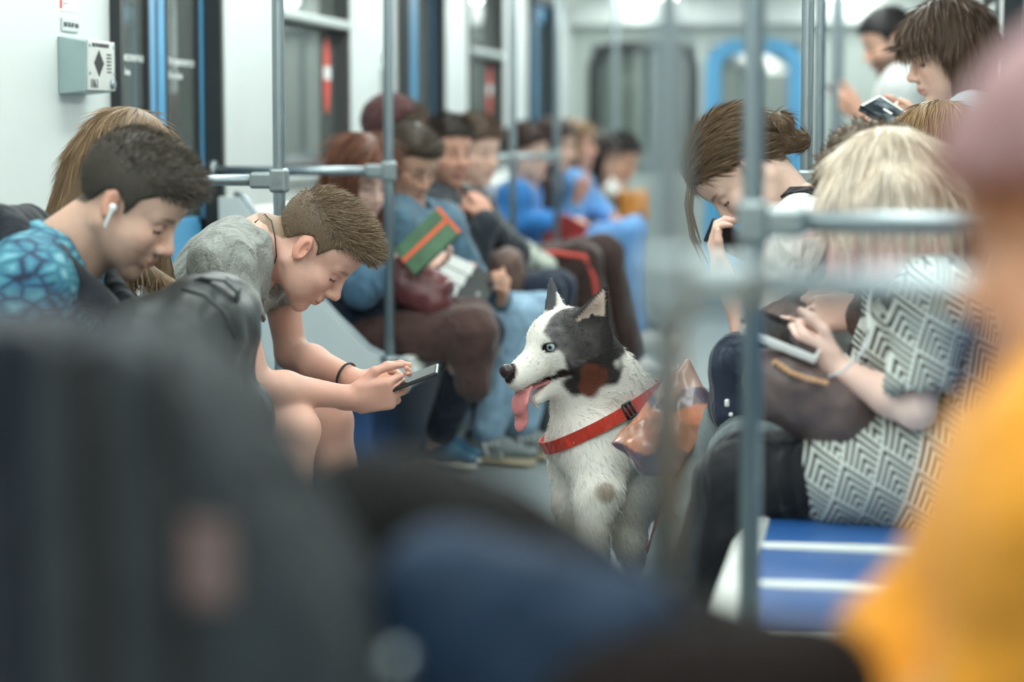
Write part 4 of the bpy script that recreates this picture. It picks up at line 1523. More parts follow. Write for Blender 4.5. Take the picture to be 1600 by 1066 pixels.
def pattern_floral():
    m, N, L, B = new_mat('blue_leaf_print')
    tc = N.new('ShaderNodeTexCoord')
    mp = N.new('ShaderNodeMapping'); mp.inputs['Scale'].default_value = (14, 14, 24); mp.inputs['Rotation'].default_value = (0, .6, 0)
    vo = N.new('ShaderNodeTexVoronoi'); vo.feature = 'DISTANCE_TO_EDGE'; vo.inputs['Scale'].default_value = 1.6; vo.inputs['Randomness'].default_value = 1
    n2 = N.new('ShaderNodeTexNoise'); n2.inputs['Scale'].default_value = 14; n2.inputs['Detail'].default_value = 3
    cr = N.new('ShaderNodeValToRGB')
    el = cr.color_ramp.elements
    el[0].position = .0; el[0].color = (.010, .022, .05, 1)
    el[1].position = .55; el[1].color = (.10, .32, .42, 1)
    for p, c in ((.10, (.02, .07, .13, 1)), (.22, (.035, .16, .26, 1)), (.38, (.06, .22, .27, 1)), (.75, (.24, .46, .52, 1))):
        e = el.new(p); e.color = c
    ad = N.new('ShaderNodeMath'); ad.operation = 'MULTIPLY_ADD'; ad.inputs[1].default_value = 1.5
    L.new(tc.outputs['Object'], mp.inputs[0]); L.new(mp.outputs[0], vo.inputs['Vector']); L.new(tc.outputs['Object'], n2.inputs['Vector'])
    sb = N.new('ShaderNodeMath'); sb.operation = 'SUBTRACT'; sb.inputs[1].default_value = .42
    L.new(n2.outputs['Fac'], sb.inputs[0])
    L.new(vo.outputs['Distance'], ad.inputs[0]); L.new(sb.outputs[0], ad.inputs[2])
    L.new(ad.outputs[0], cr.inputs[0]); L.new(cr.outputs[0], B.inputs['Base Color'])
    B.inputs['Roughness'].default_value = .75
    return m


def pattern_chevron(name, dark, light, cell=.060, n=4.5, ax=(1, 0, 0), az=(0, 0, 1)):
    """nested V stripes in a lattice of diamonds"""
    m, N, L, B = new_mat(name)
    tc = N.new('ShaderNodeTexCoord')
    def dotn(v):
        d = N.new('ShaderNodeVectorMath'); d.operation = 'DOT_PRODUCT'; d.inputs[1].default_value = tuple(v)
        L.new(tc.outputs['Object'], d.inputs[0]); return d.outputs['Value']
    def M(op, a, b=None):
        k = N.new('ShaderNodeMath'); k.operation = op
        for i, q in enumerate((a, b)):
            if q is None: continue
            if isinstance(q, (int, float)): k.inputs[i].default_value = q
            else: L.new(q, k.inputs[i])
        return k.outputs[0]
    u, w = dotn(V3(*ax) / cell), dotn(V3(*az) / cell)
    a = M('FRACT', M('ADD', u, M('MULTIPLY', w, .75))); b = M('FRACT', M('SUBTRACT', M('MULTIPLY', w, .75), u))
    st = M('FRACT', M('MULTIPLY', M('MAXIMUM', a, b), n))
    fac = M('GREATER_THAN', st, .5)
    mx = N.new('ShaderNodeMix'); mx.data_type = 'RGBA'
    mx.inputs[6].default_value = (*dark, 1); mx.inputs[7].default_value = (*light, 1)
    L.new(fac, mx.inputs[0]); L.new(mx.outputs[2], B.inputs['Base Color'])
    B.inputs['Roughness'].default_value = .85
    return m


m_floral = pattern_floral()
m_chevron = pattern_chevron('black_and_white_chevron_dress', (.022, .016, .018), (.62, .66, .60), .078, 6.0, (.92, .1, .38), (-.38, -.2, .92))
m_stripe = mat('white_shirt_fine', (.66, .68, .66), .85, 0, .04, 20, .2, 60)


def boxthing(name, label, cat, c, size, R, m, bevel=.004, parent=None, group=None, part='body'):
    """a flat thing set at c with axes R (columns)"""
    e = empty(name, c, label, cat, group)
    g = Geo((0, 0, 0)); g.box((0, 0, 0), size, bevel)
    o = g.build(part, m, e)
    M = Matrix([list(r) for r in np.asarray(R)])
    e.rotation_euler = M.to_euler()
    return e


def axes(d, n):
    d = nrm(d); n = nrm(np.asarray(n, float) - d * np.dot(n, d))
    return np.stack([d, np.cross(n, d), n], 1)


def phone(label, c, d, n, m_back=m_case, size=(.145, .071, .0085)):
    e = empty('phone', c, label, 'phone')
    R = axes(d, n)
    Geo().box((0, 0, 0), size, .003).build('case', m_back, e)
    Geo().box((0, 0, size[2] / 2 + .0004), (size[0] - .012, size[1] - .008, .001)).build('screen', m_screen, e)
    Geo().box((-size[0] / 2 + .016, size[1] / 2 - .015, -size[2] / 2 - .001), (.014, .014, .003), .001).build('lens_bump', m_case, e)
    e.rotation_euler = Matrix([list(r) for r in R]).to_euler()
    return e


def earbud(c, right, label):
    """white wireless earbud in the person's ear: held by the person, its own thing"""
    f = c['fr']; y = -1 if right else 1
    p = f(.004, y * .090, -.006)
    e = empty('earbud', p, label, 'earbud')
    g = SDF(); g.ball(p, .0085, .004); g.cap(p + f.R @ V3(.002, y * .004, -.004), f(.012, y * .093, -.042), .0042, .0038, .004)
    sdf_obj('bud', g, .0028, m_wplastic, e, p)


# --- 1: young man in a hooded leaf-print jacket, nearest on the left
Y = 4.62
p1 = make_person(dict(label='young man with white earbuds in a dark hood and blue leaf-print jacket, head bowed', F=LT, b=1.05,
    H=W(205, 316, Y), hf=V3(.80, -.05, -.60), hs=1.07, N=W(92, 388, Y), PV=V3(-1.84, Y, .53),
    Sr=W(38, 448, Y - .19), Sl=W(115, 440, Y + .19), Er=W(30, 640, Y - .20), El=W(150, 640, Y + .2), Wr=W(200, 690, Y - .10), Wl=W(230, 680, Y + .12),
    skin=SKIN1, hair_col=(.095, .078, .060), stubble=.30, hair='short', hth=.009, htop=.028, hx=(((.03, 0, .085), (.07, .066, .040), .03),), hn=6000, hwid=.0018,
    vh=.0045, vb=.007, top=dict(m=m_floral, t=.020, sleeve=1.85, neck=.062, name='jacket'), legs=dict(m=m_navy), shoes=dict(m=m_shoeb), seed=1))
earbud(p1, True, 'white earbud in the ear of the young man in the leaf-print jacket')
# dark hood lying round his neck
S_ = SDF(); N_ = p1['J']['N']; fx = V3(1, 0, 0)
S_.cap(N_ + V3(-.10, -.06, .03), N_ + V3(-.10, .08, .03), .055, .055, .04)
S_.cap(N_ + V3(-.10, -.06, .02), N_ + V3(.02, -.115, -.02), .05, .036, .04); S_.cap(N_ + V3(.02, -.115, -.02), N_ + V3(.12, -.06, -.12), .036, .028, .04)
S_.cap(N_ + V3(-.10, .08, .02), N_ + V3(.02, .115, -.02), .05, .036, .04); S_.cap(N_ + V3(.02, .115, -.02), N_ + V3(.12, .06, -.12), .036, .028, .04)
S_.cap(N_ + V3(-.12, 0, -.02), N_ + V3(-.17, .01, -.10), .07, .05, .04)
sdf_obj('hood', S_, .008, cloth('black_hood_cloth', (.020, .024, .030), .8), p1['root'], p1['base'], (.004, 30, 1.))

# --- 2: long-haired woman behind him
Y = 5.08
h2 = W(196, 268, Y)
p2 = make_person(dict(label='woman with long light-brown hair sitting behind the young man with earbuds', F=LT, fem=True,
    H=h2, hf=V3(.82, -.1, -.5), hs=1.02, N=W(150, 352, Y), PV=V3(-1.86, Y, .53),
    Er=V3(-1.72, Y - .24, .70), El=V3(-1.72, Y + .22, .70), Wr=V3(-1.50, Y - .10, .62), Wl=V3(-1.50, Y + .1, .62),
    skin=SKIN2, hair_col=(.26, .17, .095), hair='long', hn=5000, hwid=.002, hlen=.07, hvox=.007,
    locks=[(h2 + V3(-.07, -.03, .02), h2 + V3(-.15, -.05, -.20), .055, .05), (h2 + V3(-.08, .03, .0), h2 + V3(-.14, .02, -.22), .06, .06),
           (h2 + V3(.0, -.085, .02), h2 + V3(.04, -.10, -.20), .03, .028), (h2 + V3(.01, .085, .02), h2 + V3(.05, .10, -.26), .03, .028), (h2 + V3(.04, -.10, -.20), W(318, 478, Y - .1), .028, .012)],
    sweep=(-.10, 0, 0), vh=.006, vb=.009, top=dict(m=m_greybeige, sleeve=1.9, vox=.011), legs=dict(m=m_black, vox=.012), shoes=dict(m=m_shoeb, vox=.01), seed=2))

# --- 3: young man in the grey t-shirt
Y = 5.55
def tee_extra(root, base, J):
    g = Geo(base)      # bag strap over the near shoulder
    P = [J['Sr'] + V3(-.16, .05, -.16), J['Sr'] + V3(-.10, .065, .02), J['Sr'] + V3(-.02, .075, .085), J['Sr'] + V3(.06, .075, .075), J['Sr'] + V3(.12, .07, .0)]
    g.ribbon([tuple(p) for p in P], [(-.6, -.3, .7), (-.5, -.2, .9), (-.1, -.2, 1), (.4, -.2, .9), (.8, -.3, .5)], .022, .004)
    g.build('neck_cord', cloth('dark_strap', (.035, .037, .04)), root)
p3 = make_person(dict(label='young man in a grey t-shirt and shorts bent over his phone', F=LT, b=1.04,
    H=W(492, 388, Y), hf=V3(.62, .0, -.78), hs=1.07, N=W(412, 372, Y), PV=V3(-1.76, Y, .53),
    Sr=W(347, 412, Y - .18), Sl=W(430, 412, Y + .18), Er=W(398, 602, Y - .20), El=W(455, 552, Y + .17), Wr=W(552, 622, Y - .06), Wl=W(565, 598, Y + .06),
    Kr=W(464, 672, Y - .16), Kl=W(517, 658, Y + .14), Ar=V3(-1.34, Y - .18, .095), Al=V3(-1.24, Y + .16, .095),
    skin=(.75, .455, .36), hair_col=(.25, .178, .115), brow=(.20, .125, .075), hair='short', hth=.005, htop=.028, comb=(.80, 0, .50), hj=.20, hl=([-.12, -.085, -.055, -.032, -.012, .010, .022, .034, .060, .092], [-.055, -.050, -.035, .012, .030, .024, .004, .046, .070, .080]),
    hx=(((.030, 0, .090), (.068, .062, .036), .03), ((.076, 0, .086), (.026, .048, .022), .02)), hn=15000, hwid=.0014, hvox=.0045,
    vh=.0030, vb=.0042,
    hands=dict(r=dict(d=V3(.93, .18, .12), n=V3(.15, .85, .30), curl=(48, 62, 40), thumb=.45, s=1.04), l=dict(d=V3(.88, -.05, -.1), n=V3(.1, -.75, .55), curl=(30, 45, 30), thumb=.4)),
    top=dict(m=m_grey_tee, t=.010, sleeve=.52, flare=1.12, neck=.066, vox=.006, noise=(.0042, 30, 1.5), name='tshirt'),
    legs=dict(m=m_darkgrey, short=.72, name='shorts'), shoes=dict(m=m_shoeb), seed=3))
phone('slim phone held by the young man in the grey t-shirt', W(640, 594, Y - .02), V3(.93, .05, .36), V3(-.36, -.25, .9))
gb = Geo(W(541, 594, Y + .06)); wv = nrm(W(565, 598, Y + .06) - W(455, 552, Y + .17)); a_ = nrm(np.cross(wv, (0, 1, 0))); b_ = np.cross(wv, a_)
cw = W(541, 590, Y + .075)
gb.tube([tuple(cw + (a_ * math.cos(t) * 1.1 + b_ * math.sin(t)) * .0325) for t in np.linspace(0, 2 * math.pi, 25)[:-1]], .0032, 8, True)
tag(gb.build('bracelet', m_case, None, W(541, 594, Y + .06)), 'thin black cord bracelet on the wrist of the young man in grey', 'bracelet')
gn = Geo(W(430, 370, Y)); J3 = p3['J']
gn.tube([tuple(p) for p in (W(398, 348, Y - .05), W(414, 335, Y - .02), W(424, 345, Y - .065), W(430, 372, Y - .075), W(432, 400, Y - .07), W(425, 430, Y - .03))], .0016, 6)
tag(gn.build('necklace', m_case, None, W(430, 370, Y)), 'thin dark cord round the neck of the young man in grey', 'necklace')

# --- black backpack held on the lap of the first young man
Y = 4.62
e = empty('backpack', W(270, 640, Y), 'black backpack with a top loop on the lap of the young man with earbuds', 'backpack')
S_ = SDF(); bc = W(272, 600, Y - .02)
S_.rbox(bc + V3(0, 0, -.03), V3(.135, .16, .20), .08, np.array(Matrix.Rotation(math.radians(8), 3, 'Y')), .03)
S_.cap(bc + V3(.07, -.06, .14), bc + V3(.07, .08, .14), .075, .075, .05)
S_.cap(bc + V3(.10, -.12, -.08), bc + V3(.10, .12, -.08), .075, .075, .05)
m_nylon = mat('black_nylon', (.030, .036, .036), .42, 0, .15, 14, .3, 25, .5)
eb = W(270, 640, Y)
bo = sdf_obj('bag_body', S_, .008, m_nylon, e, eb, (.0055, 26, 2.2))
g = Geo(eb)
lp = [W(300, 440, Y - .08), W(320, 432, Y - .09), W(352, 436, Y - .09), W(372, 452, Y - .08), W(370, 480, Y - .07)]
g.ribbon([tuple(p) for p in lp], [(0, -.2, 1)] * 3 + [(.6, -.2, .7), (1, 0, 0)], .03, .006)
g.build('top_loop', m_nylon, e)
g = Geo(eb); g.tube([tuple(p) for p in (W(285, 452, Y - .16), W(320, 462, Y - .18), W(352, 490, Y - .19), W(368, 530, Y - .19))], .004, 6); g.build('zip', M_BLACK, e)

# --- right bench -------------------------------------------------
# girl in the white t-shirt on the phone
Y = 5.32
h = W(1163, 266, Y)
p14 = make_person(dict(label='girl with a hair bun in a white t-shirt, bent forward talking into a phone', F=RT, fem=True, b=1.0,
    H=h, hf=V3(-.50, -.16, -.85), hu=V3(-.6, .02, .8), hs=1.06, N=W(1245, 322, Y), PV=V3(.10, Y, .53),
    Sl=W(1252, 378, Y - .16), Sr=W(1222, 360, Y + .16), El=W(1186, 555, Y - .17), Er=W(1205, 560, Y + .18), Wl=W(1130, 430, Y - .15), Wr=W(1165, 610, Y + .08),
    Kl=W(1125, 676, Y - .12), Kr=W(1112, 660, Y + .12), Al=V3(-.46, Y - .16, .095), Ar=V3(-.40, Y + .12, .095),
    skin=SKIN4, hair_col=(.155, .098, .055), brow=(.10, .06, .04), lips=(.50, .16, .15), hair='bun', bun=[(-.098, .006, -.040), (-.118, .020, -.012), (-.112, -.004, -.068)], hn=9000, hwid=.0016, hvox=.0045,
    wisps=[[h + V3(-.115, -.02, -.01), h + V3(-.12, -.04, -.07), h + V3(-.105, -.06, -.14), h + V3(-.075, -.07, -.20)], [h + V3(-.112, -.03, -.03), h + V3(-.112, -.05, -.09), h + V3(-.09, -.07, -.16)]],
    vh=.0030, vb=.0045, hands=dict(l=dict(d=V3(-.25, -.1, .95), n=V3(.85, -.1, .3), curl=(30, 45, 35), thumb=.5, s=.90), r=dict(d=V3(-.9, -.2, -.2))),
    top=dict(m=m_white, t=.012, sleeve=.62, flare=1.25, vox=.0065, noise=(.004, 32, .7), name='tshirt', neck=.068), legs=dict(m=m_greyjean, w=1.02), shoes=dict(m=m_wshoe), seed=4))
phone('black phone held at the mouth of the girl in the white t-shirt', W(1142, 376, Y - .13), V3(.86, -.05, -.42), V3(.3, .75, .5), size=(.11, .068, .009))
def strap14(g):
    P = [W(1210, 312, Y - .03), W(1232, 298, Y - .06), W(1262, 296, Y - .09), W(1290, 310, Y - .10), W(1318, 332, Y - .08)]
    g.ribbon([tuple(p) for p in P], [(-.5, -.4, .8), (-.3, -.5, .9), (0, -.5, 1), (.3, -.5, .8), (.5, -.5, .7)], .024, .005)
child_geo('bag_strap', p14, strap14, cloth('black_strap', (.02, .02, .022)))

# passenger between her and the blonde, brown top, hands clasped
Y = 4.98
p15 = make_person(dict(label='curly-haired passenger in a dark brown top, hands together, half hidden behind the blonde', F=RT, b=.95,
    H=W(1366, 304, Y), hf=V3(-.85, -.1, -.45), hs=1.02, N=W(1396, 385, Y), PV=V3(.14, Y, .53),
    Er=W(1400, 560, Y + .16), El=W(1425, 560, Y - .17), Wl=W(1342, 490, Y - .10), Wr=W(1362, 478, Y + .03), Kl=W(1165, 715, Y - .11), Kr=W(1170, 700, Y + .10), Al=V3(-.38, Y - .10, .095), Ar=V3(-.36, Y + .1, .095),
    skin=SKIN4, hair_col=(.13, .09, .06), hair='curly', hn=2500, vh=.006, vb=.0045, hands=dict(l=dict(d=V3(-.85, -.1, .0), n=V3(0, .9, -.3), curl=(70, 80, 40), thumb=.8), r=dict(d=V3(-.95, -.2, .25), n=V3(.1, -.8, -.4), curl=(20, 30, 20))),
    top=dict(m=m_brown, t=.014, sleeve=1.92), legs=dict(m=cloth('slate_denim', (.10, .125, .135), .85), w=1.05), shoes=dict(m=m_shoeb), seed=5))

# golden-haired passenger whose crown shows behind the blonde
Y = 5.72
h16 = W(1462, 248, Y)
p16 = make_person(dict(label='passenger with golden-brown hair just showing above the blonde woman', F=RT, fem=True,
    H=h16, hf=V3(-.9, .1, -.3), hs=1.0, N=h16 + V3(.05, 0, -.15), PV=V3(.18, Y, .53), Er=V3(.06, Y + .2, .70), El=V3(.06, Y - .2, .7), Wr=V3(-.12, Y + .08, .63), Wl=V3(-.12, Y - .08, .63),
    skin=SKIN2, hair_col=(.33, .20, .09), hair='long', locks=[(h16 + V3(.05, 0, 0), h16 + V3(.08, 0, -.2), .07, .06)], hn=3000, hwid=.002, vh=.008, vb=.010,
    top=dict(m=m_darkgrey, sleeve=1.9, vox=.012), legs=dict(m=m_navy, vox=.013), shoes=dict(m=m_shoeb, vox=.01), seed=6))

# blonde with pink hair ends and the chevron dress
Y = 4.60
h17 = W(1398, 318, Y)
def pinkends(P, base):
    t = np.clip((h17[2] - .012 - P[:, 2]) / .06, 0, 1)[:, None]
    st = (.5 + .5 * wob(P[:, 0], P[:, 1], P[:, 2] * .1, 240, .4))[:, None]
    return np.asarray(base) * (1 - t) + V3(.80, .42, .43) * t * (.75 + .25 * st)
p17 = make_person(dict(label='blonde woman with pink hair ends in a black and white chevron dress, using a phone', F=RT, fem=True, b=1.06,
    H=h17, hf=V3(-.60, -.05, -.75), hu=V3(-.6, 0, .8), hs=1.05, N=W(1440, 412, Y), PV=V3(.15, Y, .53),
    Sl=W(1458, 476, Y - .17), Sr=W(1415, 460, Y + .17), El=W(1432, 640, Y - .20), Er=W(1345, 628, Y + .2), Wl=W(1304, 575, Y - .12), Wr=W(1290, 556, Y + .07),
    Kl=W(1150, 752, Y - .10), Kr=W(1165, 735, Y + .1), Al=V3(-.40, Y - .1, .095), Ar=V3(-.36, Y + .1, .095),
    skin=(.78, .58, .50), hbase=.85, hzmin=W(1390, 446, 4.6)[2], hair_col=(.85, .755, .635), gcol=pinkends, hair='long', hn=14000, hwid=.002, hlen=.10, hvox=.006, scalp=False, brow=(.3, .22, .14),
    hl=([-.12, -.08, -.05, -.02, .0, .03, .06, .1, .13], [-.10, -.10, -.10, -.09, -.06, -.02, .02, .05, .06]),
    locks=[(h17 + V3(-.075, -.055, .02), h17 + V3(-.085, -.07, -.118), .042, .034), (h17 + V3(-.01, -.10, .03), h17 + V3(-.01, -.115, -.125), .045, .035), (h17 + V3(.05, -.08, .03), h17 + V3(.06, -.09, -.12), .045, .035),
           (h17 + V3(.07, .0, .02), h17 + V3(.075, .0, -.15), .05, .04), (h17 + V3(-.05, .08, .02), h17 + V3(-.06, .09, -.12), .045, .035)],
    vh=.006, vb=.0042, hands=dict(l=dict(d=V3(-.85, -.02, .52), n=V3(-.1, .8, .5), curl=(62, 78, 40), thumb=.45, s=.95), r=dict(d=V3(-.9, -.1, .25), n=V3(0, -.6, .75), curl=(40, 55, 35), thumb=.5)),
    top=dict(m=m_chevron, t=.014, sleeve=.78, flare=1.15, vox=.0065, noise=(.0035, 30, 1.9), name='dress_top', hem=-.05), skirt=dict(m=m_chevron, len=.50, vox=.008), legs=dict(m=m_black, w=.98), shoes=dict(m=m_wshoe), seed=7))
phone('white phone in the hands of the blonde woman', W(1222, 528, Y - .135), V3(.93, -.05, -.36), V3(.30, -.35, .88), m_wplastic, (.15, .075, .016))
phone('grey phone above the white one in the blonde woman\'s hands', W(1214, 508, Y - .02), V3(.94, .1, -.30), V3(.28, -.3, .9), mat('phone_grey', (.22, .23, .23), .4, .3))
g = Geo(W(1330, 560, Y)); 
cp = [W(1232, 540, Y - .07), W(1290, 590, Y - .15), W(1318, 580, Y - .19), W(1345, 552, Y - .20), W(1360, 520, Y - .20), W(1356, 480, Y - .19), W(1362, 455, Y - .17), W(1378, 440, Y - .15)]
g.tube([tuple(p) for p in cp], .003, 8)
tag(g.build('earphone_cable', m_wplastic, None, W(1330, 560, Y)), 'white cable hanging in front of the chevron dress', 'cable')
# brown leather handbag on her lap
e0 = W(1265, 640, Y - .1)
e = empty('handbag', e0, 'soft brown leather handbag on the lap of the blonde woman', 'handbag')
m_leather = mat('brown_leather', (.115, .080, .075), .38, 0, .2, 12, .35, 40, .5)
S_ = SDF(); R_ = np.array(Matrix.Rotation(math.radians(22), 3, 'Y'))
S_.rbox(W(1262, 622, Y - .09), V3(.105, .09, .062), .05, R_, .04)
S_.cap(W(1200, 590, Y - .12), W(1320, 655, Y - .12), .048, .05, .05)
sdf_obj('bag_body', S_, .006, m_leather, e, e0, (.007, 30, .4))
g = Geo(e0)
bp = [W(1212, 566, Y - .18), W(1235, 582, Y - .19), W(1262, 592, Y - .20), W(1290, 598, Y - .20)]
for i in range(10):
    t = i / 9 * 3; k_ = min(int(t), 2); p = bp[k_] + (bp[k_ + 1] - bp[k_]) * (t - k_)
    g.box(tuple(p), (.011, .011, .009), .003)
g.build('bead_chain', mat('amber_beads', (.62, .34, .17), .3, 0, .1, 50), e)
# dark cloth bundle with a bow beside it
e0 = W(1240, 500, 5.05)
S_ = SDF(); S_.ell(W(1228, 505, 5.06), V3(.06, .07, .045), None, .03); S_.ell(W(1252, 470, 5.05), V3(.028, .03, .035), np.array(Matrix.Rotation(.6, 3, 'Y')), .015); S_.ell(W(1282, 478, 5.05), V3(.034, .03, .022), np.array(Matrix.Rotation(-.5, 3, 'Y')), .015); S_.ball(W(1266, 482, 5.03), .016, .01)
S_.cap(W(1262, 490, 5.03), W(1275, 520, 5.03), .014, .020, .01)
o = sdf_obj('scarf', S_, .005, cloth('taupe_scarf', (.15, .105, .095), .8), None, e0, (.006, 60, .9))
tag(o, 'taupe knotted scarf lying above the brown handbag', 'scarf')

# --- woman in mustard yellow in the right foreground
Y = 1.78
h18 = W(1735, 350, Y)
p18 = make_person(dict(label='woman in a mustard yellow coat and mauve knit hat, blurred at the right edge', F=RT, fem=True, b=1.12,
    H=h18, hf=V3(-.86, .40, -.25), hs=1.05, N=W(1775, 630, Y), PV=V3(.215, Y - .05, .52),
    Sl=W(1740, 790, Y - .18), Sr=W(1670, 760, Y + .15), El=W(1610, 1160, Y - .16), Er=W(1445, 1065, Y + .14), Wl=W(1400, 1250, Y - .05), Wr=W(1350, 1220, Y + .05),
    skin=(.62, .34, .21), hair_col=(.26, .085, .03), hair='long', hn=2500, hwid=.002, hvox=.008, scalp=True,
    locks=[(h18 + V3(.03, -.07, 0), h18 + V3(.02, -.075, -.17), .045, .05), (h18 + V3(-.01, .06, -.01), h18 + V3(-.055, .04, -.15), .035, .045), (h18 + V3(.06, 0, 0), h18 + V3(.05, 0, -.17), .06, .06)],
    vh=.006, vb=.009, hat=dict(m=m_mauve, th=.020, z=.030, sl=.2), top=dict(m=m_yellow, t=.034, sleeve=1.9, vox=.011, noise=(.007, 22, .8), name='coat'), legs=dict(m=m_brownred, vox=.012), shoes=dict(m=m_shoeb), seed=8))

# --- standing on the right
Y = 6.55
h19 = W(1482, 84, Y)
p19 = make_person(dict(label='standing woman with a brown bob reading a dark-covered book', F=RT, fem=True, b=.95,
    H=h19, hf=V3(-.90, -.22, -.30), hs=1.04, N=W(1520, 165, Y), PV=V3(.27, Y, .80), Er=V3(.16, Y + .2, .98), El=W(1490, 285, Y - .2), Wr=W(1420, 200, Y + .1), Wl=W(1440, 212, Y - .12),
    Kr=V3(.25, Y + .1, .44), Kl=V3(.25, Y - .1, .44), Ar=V3(.27, Y + .1, .09), Al=V3(.27, Y - .1, .09),
    skin=SKIN2, hair_col=(.090, .056, .036), hair='long', hn=9000, hwid=.002, hlen=.075, hvox=.005, hth=.020, lips=(.45, .15, .14),
    hl=([-.12, -.08, -.05, -.02, .0, .028, .05, .075, .1, .13], [-.12, -.12, -.12, -.11, -.09, -.03, .040, .050, .052, .052]),
    locks=[(h19 + V3(.03, -.075, .02), h19 + V3(.045, -.080, -.085), .045, .036), (h19 + V3(.07, 0, .02), h19 + V3(.085, 0, -.085), .055, .045), (h19 + V3(.0, .075, .01), h19 + V3(.01, .08, -.08), .04, .035)],
    vh=.0042, vb=.006, hands=dict(l=dict(d=V3(-.8, -.1, .5), n=V3(0, .8, .4), curl=(40, 50, 30)), r=dict(d=V3(-.8, .1, .4), n=V3(0, -.8, .4), curl=(40, 50, 30))),
    top=dict(m=cloth('pale_blue_jacket', (.40, .49, .53), .85), t=.016, sleeve=1.9, name='jacket', neck=.075), legs=dict(m=m_paledenim), shoes=dict(m=m_wshoe), seed=9))
Y = 10.5
p20 = make_person(dict(label='bearded man in a white shirt with earbuds looking at his phone, standing far right', F=RT, b=1.02,
    H=W(1388, 64, Y), hf=V3(-.86, -.22, -.42), hs=1.10, N=W(1414, 118, Y), PV=V3(.10, Y, .86), El=W(1398, 238, Y - .2), Er=W(1380, 235, Y + .2), Wl=W(1345, 178, Y - .12), Wr=W(1335, 165, Y + .06),
    Kr=V3(.1, Y + .1, .47), Kl=V3(.1, Y - .1, .47), Ar=V3(.12, Y + .1, .09), Al=V3(.12, Y - .1, .09),
    skin=SKIN3, hair_col=(.016, .014, .014), stubble=.8, hair='short', hn=3000, hth=.010, htop=.02, hwid=.002, vh=.006, vb=.007,
    hands=dict(l=dict(d=V3(-.8, 0, .5), n=V3(0, .8, .3)), r=dict(d=V3(-.8, 0, .5), n=V3(0, -.8, .3))), top=dict(m=m_stripe, t=.022, sleeve=1.5, vox=.011), legs=dict(m=m_navy, vox=.012), shoes=dict(m=m_shoeb), seed=10))
earbud(p20, False, 'white earbud in the ear of the bearded man in the white shirt')
phone('dark phone held by the bearded man in the white shirt', W(1312, 148, Y - .02), V3(-.8, 0, .55), V3(.5, 0, .8))
# ------------------------------------------------------------------ the readers on the middle left bench and the people beyond


def sitter(label, Y, Hpx, hf, side=-1, col=None, fem=False, b=1.0, coarse=1, **k):
    F = LT if side < 0 else RT
    xw = X_LEFT if side < 0 else X_RIGHT
    H = W(Hpx[0], Hpx[1], Y)
    hb = V3(hf[0], hf[1], 0)
    d = dict(label=label, F=F, fem=fem, b=b, H=H, hf=V3(*hf), hs=k.pop('hs', 1.04), N=k.pop('N', H - F * .045 + V3(0, 0, -.165)), PV=k.pop('PV', V3(xw + F[0] * .24, Y, .52)),
             vh=.006 * coarse, vb=.0075 * coarse, hvox=.007 * coarse, hn=k.pop('hn', 2500), hwid=.0028)
    lat = np.cross(F, ZUP); PV = d['PV']
    d.setdefault('Er', PV + F * .10 + lat * .24 + V3(0, 0, .17)); d.setdefault('El', PV + F * .10 - lat * .24 + V3(0, 0, .17))
    d.setdefault('Wr', PV + F * .30 + lat * .08 + V3(0, 0, .12)); d.setdefault('Wl', PV + F * .30 - lat * .08 + V3(0, 0, .12))
    d.update(k)
    for q in ('top', 'legs'):
        if q in d: d[q].setdefault('vox', .010 * coarse)
    if 'shoes' in d: d['shoes'].setdefault('vox', .009)
    return make_person(d)


def hang(h, back, n=3, ln=.24, r=.05):
    """locks falling straight from the sides and the back of a head"""
    b = nrm(V3(back[0], back[1], 0)); l = np.cross(ZUP, b)
    return [(h + l * .07 + V3(0, 0, .0), h + l * .085 + b * .03 + V3(0, 0, -ln), r * .8, r * .7), (h - l * .07, h - l * .085 + b * .03 + V3(0, 0, -ln), r * .8, r * .7), (h + b * .075, h + b * .10 + V3(0, 0, -ln), r * 1.2, r)]


# red-haired girl with the green book
Y = 7.72; h4 = W(566, 276, Y)
p4 = sitter('red-haired girl reading a green book, in dark denim with a brown coat over her lap', Y, (566, 276), (.62, -.62, -.42), fem=True, N=W(545, 350, Y), skin=SKIN4, hair_col=(.17, .065, .035), brow=(.2, .1, .06), hair='long',
    locks=hang(h4, (-.8, .3), ln=.27, r=.05), hn=5000, hlen=.12, PV=V3(-1.80, Y, .52),
    Er=W(565, 455, Y - .22), El=W(610, 440, Y + .2), Wr=W(632, 408, Y - .10), Wl=W(655, 412, Y + .08), Kr=W(752, 520, Y - .12), Kl=W(745, 505, Y + .12), Ar=V3(-1.46, 7.98, .095), Al=V3(-1.47, 8.14, .095), toe=V3(.85, -.5, 0),
    hands=dict(r=dict(d=V3(.9, .2, .1), n=V3(0, .6, .7), curl=(25, 40, 30)), l=dict(d=V3(.9, -.1, .1), n=V3(0, -.6, .7))),
    top=dict(m=m_denim, t=.018, sleeve=1.9, name='jacket'), legs=dict(m=m_navy, len=.86), shoes=dict(m=m_flat, low=True, s=.92), seed=11)
e0 = W(640, 525, Y)
S_ = SDF()
S_.cap(W(545, 530, Y - .10), W(735, 520, Y - .14), .095, .088, .06); S_.cap(W(545, 515, Y + .08), W(735, 505, Y + .10), .095, .085, .06); S_.cap(W(735, 520, Y - .14), W(742, 600, Y - .14), .085, .06, .05)
tag(sdf_obj('folded_coat', S_, .010, m_brown, None, e0, (.006, 24, .6)), 'brown coat spread over the knees of the red-haired girl', 'coat')
